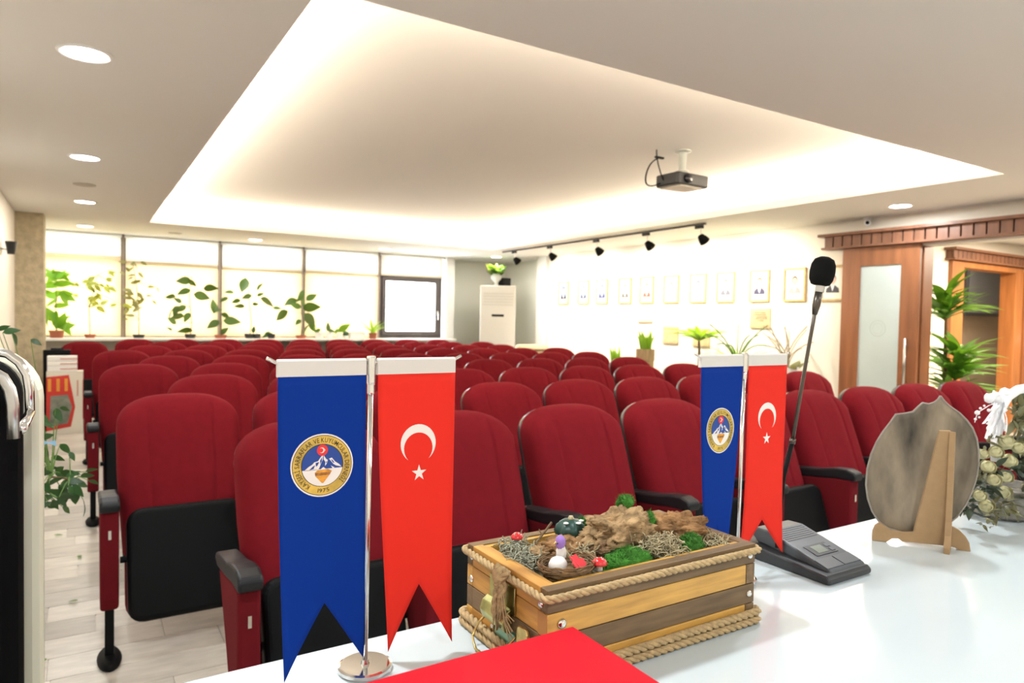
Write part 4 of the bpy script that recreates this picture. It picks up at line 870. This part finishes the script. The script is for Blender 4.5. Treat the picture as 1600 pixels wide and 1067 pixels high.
def driftwood(label, p, r, sq, seed, m, amp=.55, rz=0, lump=()):
    bm = bmesh.new(); res = bmesh.ops.create_icosphere(bm, subdivisions=5, radius=1)
    for v in bm.verts:
        d = v.co.normalized(); f = noise.fractal(d*2.0+Vector((seed, 0, 0)), .8, 2.1, 5); h = abs(noise.noise(d*4.5+Vector((0, seed, 0)))); rg = noise.ridged_multi_fractal(d*3.2+Vector((0, 0, seed)), .9, 2.2, 4, 1, 2)
        k = 1 + amp*f*.55 - .22*h + .07*(rg-1) - .30*max(0, .30-abs(noise.noise(d*7.0+Vector((seed, seed, 0))))) + .07*noise.fractal(d*13+Vector((seed, 2, 1)), .8, 2.2, 3)
        v.co = Vector((d.x*sq[0], d.y*sq[1], d.z*sq[2]))*r*k
    o = tag(mk('driftwood', bm, m, None, smooth=True), label, 'driftwood', 'driftwood in the crate'); o.location = p; o.rotation_euler = (0, 0, rz); return o
driftwood('large tan knotted driftwood in the middle of the crate', cw(.208, .108, .130), .060, (1.18, .70, .60), 2.3, M_bark, rz=.15)
driftwood('brown driftwood ridge below the large tan piece', cw(.172, .088, .118), .036, (1.15, .7, .5), 8.1, M_bark3, rz=.2)
driftwood('tan driftwood with pale top at the right end of the crate', cw(.306, .092, .122), .056, (1.0, .66, .56), 5.7, M_bark2, rz=-.5)
driftwood('flat reddish driftwood behind the bird nest', cw(.112, .122, .116), .042, (1.15, .80, .42), 12.4, M_bark2, rz=.1)
driftwood('small greyish driftwood at the left end beside the lichen', cw(.078, .125, .112), .028, (1.1, .8, .5), 15.2, M_bark, rz=.5)
driftwood('small cut driftwood block near the right end', cw(.334, .075, .118), .022, (.8, 1.0, .8), 18.8, M_bark3)
M_moss = mat('vivid_green_moss', (.035, .16, .012), .9, vary=.4, vscale=60, rnd=.15); M_lich = mat('grey_green_lichen', (.30, .30, .22), .95, vary=.35, vscale=80); M_lich2 = mat('pale_straw_lichen', (.42, .36, .22), .95, vary=.3, vscale=80)
def moss(label, p, rx, ry, rz_, seed, n=900):
    rd = random.Random(seed); bm = bmesh.new(); blob(bm, (0, 0, 0), 1, 3, .25, 3, seed); 
    for v in bm.verts: v.co = Vector((v.co.x*rx*.93, v.co.y*ry*.93, v.co.z*rz_*.9))
    for i in range(n):
        d = Vector((rd.gauss(0, 1), rd.gauss(0, 1), abs(rd.gauss(0, 1)))).normalized(); b = Vector((d.x*rx, d.y*ry, d.z*rz_))*rd.uniform(.82, .98); e = b + (d + Vector((rd.uniform(-.7, .7), rd.uniform(-.7, .7), rd.uniform(-.3, .6))))*rd.uniform(.002, .005)
        s = Vector((-d.y, d.x, .2)).normalized()*.0007; bm.faces.new([bm.verts.new(q) for q in (b-s, b+s, e)])
    o = tag(mk('moss_clump', bm, M_moss, None), label, 'moss', 'green moss clumps in the crate'); o.location = p
moss('wide vivid green moss cushion at the front middle of the crate', cw(.166, .048, .112), .044, .024, .020, 1, 1600); moss('green moss cushion at the front right of the crate', cw(.288, .045, .116), .024, .018, .020, 2, 800); moss('little green moss tuft peeking over the large driftwood', cw(.238, .135, .166), .016, .012, .014, 3, 400); moss('little green moss tuft behind the toy cactus', cw(.180, .165, .128), .016, .012, .016, 4, 300); moss('small green sprig between the two large driftwood pieces', cw(.262, .105, .140), .010, .010, .018, 6, 250)
def lichen(label, p, r, h, seed, m, n=110):
    rd = random.Random(seed); bm = bmesh.new()
    for i in range(n):
        a = rd.uniform(0, 2*PI); q = math.sqrt(rd.random())*r; c = Vector((q*math.cos(a), q*math.sin(a), rd.random()*h*(1-.5*q/r))); pts = []; d = Vector((rd.uniform(-1, 1), rd.uniform(-1, 1), rd.uniform(-.3, 1))).normalized()
        for k in range(7):
            pts.append(c.copy()); c += d*.0035; d = (d + Vector((rd.uniform(-.9, .9), rd.uniform(-.9, .9), rd.uniform(-.9, .7)))).normalized()
        tube(bm, pts, .0008, 4, False)
    o = tag(mk('lichen_tuft', bm, m, None, smooth=True), label, 'lichen', 'lichen tufts in the crate'); o.location = p
lichen('grey-green lichen tuft at the left back corner of the crate', cw(.055, .160, .110), .024, .022, 1, M_lich); lichen('grey-green lichen along the left rim of the crate', cw(.040, .118, .108), .020, .018, 2, M_lich); lichen('tangled straw-grey lichen at the right of the wide moss cushion', cw(.240, .050, .108), .030, .036, 3, M_lich2, 240); lichen('straw lichen tuft behind the nest', cw(.112, .085, .112), .022, .018, 4, M_lich2, 100); lichen('loose grey lichen wisp on the front of the large driftwood', cw(.212, .062, .118), .022, .02, 5, M_lich2, 70)
lichen('sandy lichen filling the right end corner of the crate', cw(.335, .05, .110), .022, .014, 6, M_lich2, 80)
# bird nest, egg, toy bird, butterfly, mushrooms, cactus, twig
np_ = at_y(868, 888, CY0+.052) ; nb = cw(.070, .056, .106)
bm = bmesh.new(); rd = random.Random(9)
for i in range(170):
    r0 = rd.uniform(.021, .033); z = (r0-.021)*1.7 + rd.uniform(-.004, .004); a0 = rd.uniform(0, 2*PI); L = rd.uniform(.7, 1.8)
    tube(bm, [(r0*math.cos(a0+L*k/7)*1.08, r0*math.sin(a0+L*k/7), z+rd.uniform(-.0012, .0012)) for k in range(8)], .0008, 4, False)
lathe(bm, [(.010, -.006), (.022, -.002), (.028, .008), (.026, .010), (.018, .002), (.006, .000)], n=24)
o = tag(mk('bird_nest', bm, mat('nest_twig', (.20, .12, .055), .9, vary=.4, vscale=120), None, smooth=True), 'round twig bird nest at the front left of the crate', 'nest'); o.location = nb; o.scale = (1.2, 1.0, 1.1)
bm = bmesh.new(); lathe(bm, [(.001, -.0125), (.006, -.0115), (.0105, -.006), (.0115, 0), (.0095, .007), (.005, .0115), (.001, .0135)], n=20, axis='x'); o = tag(mk('egg', bm, mat('egg_shell', (.80, .78, .74), .5), None, smooth=True), 'small white egg lying in the nest', 'egg'); o.location = nb + Vector((-.015, .0, .020))
bd = thing('toy_bird', 'tiny toy bird with purple head and white body behind the egg', 'toy bird', nb + Vector((-.002, .014, .018)))
M_pur = mat('purple_felt', (.30, .17, .52), .8); M_feath = mat('white_feather', (.66, .62, .58), .9)
bm = bmesh.new(); blob(bm, (0, 0, .026), .0085, 3, .1, 3, 1, (.8, .85, 1.15)); mk('head', bm, M_pur, bd, smooth=True)
bm = bmesh.new(); blob(bm, (.002, 0, .011), .0085, 3, .15, 3, 2, (.85, .8, 1.3)); mk('body', bm, M_feath, bd, smooth=True)
bm = bmesh.new(); tube(bm, [(.006, 0, .016), (.016, .002, .004), (.020, .003, -.001)], [.002, .003, .001], 6); mk('tail', bm, M_lich2, bd); bm = bmesh.new(); blob(bm, (-.0068, -.003, .026), .0012, 1, 0); mk('eye', bm, M_ink, bd); bm = bmesh.new(); tube(bm, [(-.007, 0, .027), (-.011, -.001, .0255)], [.0016, .0004], 6); mk('beak', bm, M_brass, bd)
bf = thing('paper_butterfly', 'red paper butterfly on the nest rim beside the egg', 'ornament', nb + Vector((.004, -.016, .021)), math.radians(20))
M_rp = mat('red_paper', (.62, .03, .04), .7)
for s in (-1, 1):
    bm = bmesh.new(); prism(bm, [(0, -.007), (s*.010, -.010), (s*.014, -.002), (s*.010, .003), (s*.012, .010), (s*.005, .012), (0, .006)], 'z', 0, .0012); o = mk('wing', bm, M_rp, bf); o.rotation_euler = (.7, -s*.5, 0)
bm = bmesh.new(); tube(bm, [(0, -.008, -.004), (0, .008, .008)], .0012, 6); mk('body', bm, M_rp, bf)
def mushroom(p, r, label):
    t = thing('toy_mushroom', label, 'toy mushroom', p, group='toy mushrooms in the crate')
    bm = bmesh.new(); lathe(bm, [(r*.45, -r*.9), (r*.35, -r*.2), (r*.4, .0)], n=14); mk('stalk', bm, M_prw, t, smooth=True)
    bm = bmesh.new(); lathe(bm, [(r*.3, -.1*r), (r*.98, -.05*r), (r, .1*r), (r*.85, .45*r), (r*.5, .72*r), (r*.1, .8*r)], n=20); cp = mk('cap', bm, mat('mushroom_red_lacquer', (.55, .012, .018), .15, coat=.5), t, smooth=True)
    for k in range(9):
        a = k*2.4; q = .25+.65*(k/9); z = .8*(1-q**2.4); bm = bmesh.new(); blob(bm, (r*q*math.cos(a), r*q*math.sin(a), r*z), r*.11, 1, 0, 1, 0, (1, 1, .6)); mk('dot', bm, M_prw, cp, smooth=True)
mushroom(cw(.106, .032, .126), .0105, 'red spotted toy mushroom to the right of the nest'); mushroom(cw(.060, .166, .130), .0095, 'red spotted toy mushroom at the left back corner of the crate')
cc = thing('toy_cactus', 'dark green ribbed toy cactus at the back of the crate', 'ornament', cw(.150, .156, .126)); 
bm = bmesh.new(); lathe(bm, [(.012, -.01), (.021, -.003), (.0245, .006), (.021, .015), (.012, .021), (.003, .022)], n=40)
for v in bm.verts:
    a = math.atan2(v.co.y, v.co.x); k = 1-.22*abs(math.sin(3.5*a)); 
    if v.co.xy.length > .005: v.co.x *= k+.08; v.co.y *= k+.08
mk('ribbed_body', bm, mat('cactus_dark_green', (.012, .05, .04), .35), cc, smooth=True)
bm = bmesh.new(); lathe(bm, [(.004, .021), (.0045, .024), (.003, .027)], n=10); mk('crown', bm, M_lich2, cc)
for a in (3.6, 4.9, 5.8): bm = bmesh.new(); blob(bm, (.016*math.cos(a), .016*math.sin(a), .0195), .0042, 2, 0, 1, 0, (1, 1, .4)); mk('white_spot', bm, M_prw, cc, smooth=True)
bm = bmesh.new(); tube(bm, [(0, 0, 0), (.018, .006, .010), (.034, .008, .024)], [.0016, .0018, .002], 6); tube(bm, [(.014, .004, .008), (.012, .01, .016)], .001, 5); o = tag(mk('twig', bm, M_stem, None), 'thin grey twig sticking out of the left end of the crate', 'twig'); o.location = cw(.096, .170, .116)

# ------------------------------------------------------------------ conference microphone
mc = thing('conference_microphone', 'dark grey desktop conference microphone unit with tall gooseneck', 'microphone', (1.145, .80, T))
M_mic = mat('slate_grey_plastic', (.06, .068, .078), .42, bump=.1, bscale=500); M_micd = mat('charcoal_plastic', (.022, .024, .027), .45)
bm = bmesh.new(); prism(bm, [(-.096, 0), (.108, 0), (.112, .022), (.10, .03), (-.09, .016), (-.098, .010)], 'x', -.056, .072); mk('base', bm, M_micd, mc, bevel=.006, seg=3)
bm = bmesh.new(); prism(bm, [(-.088, .012), (.070, .028), (.084, .040), (.078, .055), (.045, .056), (-.085, .020)], 'x', -.036, .068); top = mk('control_panel', bm, M_mic, mc, bevel=.004, seg=3)
def pz(y): return .020+.036*(y+.085)/.13
def onp(name, x0, x1, y0, y1, h, m):
    bm = bmesh.new(); v = [bm.verts.new(p) for p in ((x0, y0, pz(y0)-.001), (x1, y0, pz(y0)-.001), (x1, y1, pz(y1)-.001), (x0, y1, pz(y1)-.001), (x0, y0, pz(y0)+h), (x1, y0, pz(y0)+h), (x1, y1, pz(y1)+h), (x0, y1, pz(y1)+h))]
    for f in ((0, 3, 2, 1), (4, 5, 6, 7), (0, 1, 5, 4), (1, 2, 6, 5), (2, 3, 7, 6), (3, 0, 4, 7)): bm.faces.new([v[i] for i in f])
    return mk(name, bm, m, top)
for k in range(7): onp('grille_slot', -.028, .058, .006+k*.0055, .008+k*.0055, .0006, M_micd)
onp('display_bezel', -.016, .046, -.046, -.016, .0012, M_micd); onp('display', -.004, .026, -.041, -.021, .0018, mat('lcd_grey', (.22, .25, .22), .2)); onp('button', .034, .044, -.042, -.034, .002, M_mic); onp('button', .034, .044, -.030, -.022, .002, M_mic)
onp('push_key', -.036, .012, -.080, -.054, .0016, mat('key_grey', (.085, .092, .10), .4)); onp('push_key', .015, .063, -.080, -.054, .0016, mat('key_grey', (.085, .092, .10), .4))
tp = at_x(1280, 452, 1.165) - mc.location; bs = at_x(1216, 856, 1.098) - mc.location; md = at_x(1238, 690, 1.135) - mc.location; md2 = at_x(1224, 745, 1.12) - mc.location
bm = bmesh.new(); tube(bm, [bs, at_x(1218, 805, 1.108) - mc.location, md2, md], [.006, .0048, .0046, .0046], 10); mk('lower_gooseneck', bm, M_blk, mc, smooth=True)
pts = [md, md.lerp(tp, .35)+Vector((-.001, 0, .0)), md.lerp(tp, .7)+Vector((-.001, 0, 0)), tp]
bm = bmesh.new(); tube(bm, [md+(md-md2).normalized()*-.004, md+(md-md2).normalized()*.006], .0058, 12); tube(bm, pts, .0035, 10); mk('upper_gooseneck', bm, mat('bronze_grey_metal', (.10, .085, .07), .3, metal=.8), mc, smooth=True)
dd = (pts[-1]-pts[-2]).normalized()
bm = bmesh.new(); tube(bm, [tp-dd*.048, tp-dd*.03, tp-dd*.004], [.0045, .0075, .0068], 12); mk('capsule_neck', bm, mat('bronze_grey_metal', (.10, .085, .07), .3, metal=.8), mc, smooth=True)
bm = bmesh.new(); tube(bm, [tp-dd*.005, tp+dd*.008], .0095, 14); mk('collar', bm, M_steel, mc)
bm = bmesh.new(); prof = [(.008, 0), (.0165, .003), (.021, .012), (.0225, .026), (.0215, .040), (.017, .050), (.008, .055), (.001, .056)]; lathe(bm, prof, n=24); fm = mk('foam_windscreen', bm, mat('black_foam', (.007, .007, .007), .95, spec=.1, bump=.6, bscale=900), mc, smooth=True); fm.location = tp+dd*.006; fm.rotation_euler = dd.to_track_quat('Z', 'Y').to_euler()

# ------------------------------------------------------------------ stone plate on its stand
pn = Vector((.775, .632, 0)); P0 = Vector((1.407, .812, T)); pd = Vector((.632, -.775, 0))
st = thing('plate_stand', 'tan fibreboard stand with two curved feet and a tall brace', 'stand', P0)
M_mdf = mat('fibreboard', (.34, .215, .105), .75, vary=.06, vscale=60)
def board(name, pix, p0, n_, thick, m, parent, origin, bev=.001):
    bm = bmesh.new(); P = [at_plane(u, v, p0, n_) - origin for u, v in pix]; A = [bm.verts.new(p) for p in P]; B = [bm.verts.new(p + n_*thick) for p in P]; k = len(P)
    bm.faces.new(A); bm.faces.new(B[::-1])
    for i in range(k): bm.faces.new((A[i], B[i], B[(i+1) % k], A[(i+1) % k]))
    return mk(name, bm, m, parent, bevel=bev)
pb = P0.copy()
fb = board('foot_board', [(1363, 845.5), (1364, 830), (1368, 821), (1375, 817), (1384, 823), (1392, 829), (1410, 832), (1428, 832), (1436, 800), (1448, 755), (1460, 705), (1468, 673), (1486, 673), (1487, 780), (1487, 822), (1500, 829), (1509, 838), (1515, 849), (1517, 862.8), (1499, 861), (1493, 856), (1478, 853), (1410, 846), (1404, 842), (1394, 842), (1386, 846.8)], pb, pn, .010, M_mdf, st, P0)
zmin = min((fb.matrix_local @ v.co).z for v in fb.data.vertices)
for v in fb.data.vertices: v.co.z = max(v.co.z, 0.0)
f0 = at_z(1478, 869, T) - P0; topv = at_plane(1480, 674, pb, pn) - P0
bm = bmesh.new(); base_ = at_plane(1481, 856, pb, pn) - P0; fd = (Vector((f0.x, f0.y, 0)) - Vector((base_.x, base_.y, 0))).normalized()
pr3 = [base_.xy.to_3d(), base_.xy.to_3d() + fd*.040, base_.xy.to_3d() + fd*.040 + Vector((0, 0, .012)), base_.xy.to_3d() + fd*.022 + Vector((0, 0, .032)), base_.xy.to_3d() + fd*.014 + Vector((0, 0, .06)), base_.xy.to_3d() + fd*.004 + Vector((0, 0, topv.z)), base_.xy.to_3d() + Vector((0, 0, topv.z))]
sd = Vector((-fd.y, fd.x, 0))*.0055; A = [bm.verts.new(p+sd) for p in pr3]; B = [bm.verts.new(p-sd) for p in pr3]; bm.faces.new(A); bm.faces.new(B[::-1])
for i in range(len(A)): bm.faces.new((A[i], B[i], B[(i+1) % len(A)], A[(i+1) % len(A)]))
mk('brace_fin', bm, M_mdf, st, bevel=.0008)
# plate outline, leaning slightly on the stand
ln_ = (pn + Vector((0, 0, -.10))).normalized(); Pp = P0 + pn*.022
out = [(1470, 618), (1476, 626), (1484, 634), (1500, 645), (1512, 657), (1520, 668), (1527, 685), (1530, 705), (1530, 725), (1526, 748), (1519, 770), (1509, 790), (1496, 808), (1478, 822), (1455, 831), (1430, 834), (1408, 832), (1388, 826), (1373, 815), (1363, 800), (1356, 780), (1353, 757), (1355, 733), (1361, 710), (1370, 690), (1380, 674), (1391, 660), (1400, 647), (1413, 646), (1427, 643), (1436, 634), (1442, 629), (1452, 631), (1461, 628), (1466, 624)]
sp = thing('stone_plate', 'round grey-brown stone plate with broken top edge leaning on the stand', 'plate', Pp)
c2 = (sum(u for u, v in out)/len(out), sum(v for u, v in out)/len(out)); bm = bmesh.new(); rings = []
for side in (0, 1):
    for k, s in enumerate((1.0, .97, .85, .65, .4, .15)):
        dome = .016*(1-s**2) if s < 1 else 0
        ring_ = []
        for u, v in out:
            p = at_plane(c2[0]+(u-c2[0])*s, c2[1]+(v-c2[1])*s, Pp, ln_) - Pp
            nz_ = .006*noise.noise(Vector((u*.02*s, v*.02*s, 7)))*(1-s) ; off = (-.0 + .010 if side else 0) + (dome*.9 + nz_)
            p = p + ln_*(off + (.004 if (side == 0 and s == 1) else 0)); ring_.append(bm.verts.new(p))
        rings.append((side, ring_))
n = len(out)
for side in (0, 1):
    rs = [r for s_, r in rings if s_ == side]
    for a, b in zip(rs, rs[1:]):
        for i in range(n): bm.faces.new((a[i], a[(i+1) % n], b[(i+1) % n], b[i]))
    bm.faces.new(rs[-1])
a, b = [r for s_, r in rings if s_ == 0][0], [r for s_, r in rings if s_ == 1][0]
for i in range(n): bm.faces.new((a[i], a[(i+1) % n], b[(i+1) % n], b[i]))
M_stone = mat('smoky_stone', (.17, .135, .092), .55, vary=.85, vscale=17, stretch=(1, 1, .35), bump=.15, bscale=30)
mk('plate_body', bm, M_stone, sp, smooth=True)
bm = bmesh.new(); pts = [at_plane(c2[0]+(u-c2[0])*.995, c2[1]+(v-c2[1])*.995, Pp, ln_) - Pp + ln_*.002 for u, v in out]; tube(bm, pts+[pts[0]], .0022, 6); mk('worn_edge', bm, mat('pale_worn_edge', (.27, .24, .20), .6, vary=.2, vscale=30), sp, smooth=True)

# ------------------------------------------------------------------ dried flower basket at the right edge
bk = thing('flower_basket', 'white handled basket of dried cream roses and greenery at the right edge', 'flower basket', (1.86, .775, T)); BO = Vector(bk.location)
M_wp = mat('white_painted_wicker', (.84, .84, .84), .45); M_rose = mat('dried_cream_rose', (.50, .47, .27), .85, vary=.2, vscale=80); M_lace = mat('white_lace', (.86, .86, .88), .7)
bm = bmesh.new(); lathe(bm, [(.05, 0), (.07, .01), (.085, .06), (.09, .075), (.084, .075), (.075, .05)], (.02, 0, 0), 24); mk('basket_bowl', bm, mat('grey_wicker', (.20, .185, .16), .8, vary=.3, vscale=60, bump=.5, bscale=120), bk)
hp = [at_y(u, v, .775)-BO for u, v in ((1556, 720), (1556, 672), (1562, 640), (1574, 620), (1590, 609), (1612, 605), (1640, 612), (1662, 635), (1672, 680), (1674, 740))]
bm = bmesh.new(); tube(bm, hp, .011, 10)
for v in bm.verts: v.co.y *= 1.0
mk('handle', bm, M_wp, bk, smooth=True)
def rose(u, v, r, y=.74, seed=0):
    c = at_y(u, v, y)-BO; bm = bmesh.new(); rd = random.Random(seed)
    lathe(bm, [(r*.25, -r*.9), (r*.55, -r*.5), (r*.8, 0), (r*.75, r*.4), (r*.5, r*.55), (r*.2, r*.5)], n=16)
    for k in range(7):
        a = k*2.4; h = r*(.25+.1*k); rr = r*(1.05-.1*k)
        g = [[bm.verts.new((rr*math.cos(a+s*.75)*(.75+.25*t), rr*math.sin(a+s*.75)*(.75+.25*t), -r*.5+t*(h+r*.5)+.06*r*math.cos(s*3))) for s in (-1, -.5, 0, .5, 1)] for t in (0, .5, 1)]
        for p, q in zip(g, g[1:]):
            for i in range(4): bm.faces.new((p[i], p[i+1], q[i+1], q[i]))
    o = mk('rose', bm, M_rose, bk, smooth=True); o.location = c; o.rotation_euler = Vector((-.75+rd.uniform(-.4, .4), -.6, rd.uniform(-.1, .8))).to_track_quat('Z', 'Y').to_euler()
for k, (u, v, r) in enumerate(((1571, 692, .028), (1556, 707, .022), (1575, 720, .026), (1570, 745, .024), (1568, 768, .024), (1542, 730, .024), (1535, 710, .018), (1540, 790, .024), (1530, 775, .02), (1552, 750, .022), (1590, 700, .022))): rose(u, v, r*.72, .735 if k < 6 else .715, k)
rd = random.Random(77)
def sprig(u, v, n, L, kind, y):
    c = at_y(u, v, y)-BO
    for i in range(n):
        d = Vector((rd.uniform(-1, .6), rd.uniform(-1, .3), rd.uniform(-.6, 1))).normalized(); leaf(bk, kind, c+Vector((rd.uniform(-.012, .012), rd.uniform(-.01, .01), rd.uniform(-.012, .012))), d, L*rd.uniform(.6, 1.2), rd.uniform(-1, 1))
LM['sage'] = leaf_mesh('leaf', 1, .30, leafmat('dried_sage_leaf', (.16, .16, .085), .1)); LM['dusk'] = leaf_mesh('leaf', 1, .45, leafmat('dusky_green_leaf', (.06, .085, .06), .1))
for u, v, n_, L, kd, y in ((1528, 745, 14, .03, 'sage', .75), (1515, 785, 14, .028, 'dusk', .76), (1508, 795, 10, .025, 'dusk', .77), (1590, 660, 26, .05, 'sage', .80), (1606, 650, 24, .055, 'sage', .81), (1600, 632, 16, .045, 'dusk', .81), (1588, 640, 14, .04, 'sage', .81), (1612, 680, 18, .05, 'dusk', .80), (1596, 690, 14, .045, 'sage', .79), (1585, 730, 14, .04, 'dusk', .74), (1595, 770, 14, .045, 'dusk', .72), (1560, 735, 10, .03, 'dusk', .73), (1545, 765, 12, .03, 'dusk', .735), (1562, 790, 18, .03, 'sage', .705), (1550, 805, 16, .026, 'sage', .70), (1540, 818, 10, .02, 'sage', .695), (1582, 790, 14, .035, 'sage', .70), (1548, 690, 8, .03, 'sage', .75), (1525, 760, 10, .03, 'dusk', .745)): sprig(u, v, n_, L, kd, y)
bm = bmesh.new()
for i in range(46):
    a = at_y(1562+rd.uniform(-8, 8), 628+rd.uniform(-8, 8), .75)-BO; b = at_y(1556+rd.uniform(-20, 16), 668+rd.uniform(-26, 26), .745+rd.uniform(-.015, .015))-BO; m_ = (a+b)/2+Vector((rd.uniform(-.02, .02), -.01, rd.uniform(-.01, .02))); p = bez(a, m_, b, 5); s = Vector((rd.uniform(-1, 1), rd.uniform(-1, 1), .3)).normalized()*.003
    for q, w_ in zip(p, p[1:]): bm.faces.new([bm.verts.new(z) for z in (q-s, q+s, w_+s, w_-s)])
blob(bm, at_y(1570, 612, .75)-BO, .010, 2, .3, 3, 1); blob(bm, at_y(1546, 622, .75)-BO, .011, 2, .3, 3, 2); blob(bm, at_y(1558, 622, .75)-BO, .016, 2, .4, 3, 3); blob(bm, at_y(1560, 640, .75)-BO, .014, 2, .4, 3, 4)
mk('lace_bow', bm, M_lace, bk, smooth=True)
for k, (u, v, r) in enumerate(((1527, 645, .0055), (1524, 655, .003), (1532, 638, .003), (1545, 641, .004), (1553, 612, .003), (1530, 652, .0025), (1538, 634, .0025))):
    bm = bmesh.new(); blob(bm, at_y(u, v, .745)-BO, r, 2, 0); mk('pearl', bm, mat('pearl', (.85, .82, .80), .2), bk, smooth=True)
bm = bmesh.new(); tube(bm, [at_y(u, v, .745)-BO for u, v in ((1562, 628), (1546, 633), (1538, 638), (1527, 645), (1523, 660))], .0008, 5); mk('pearl_string', bm, M_lace, bk)
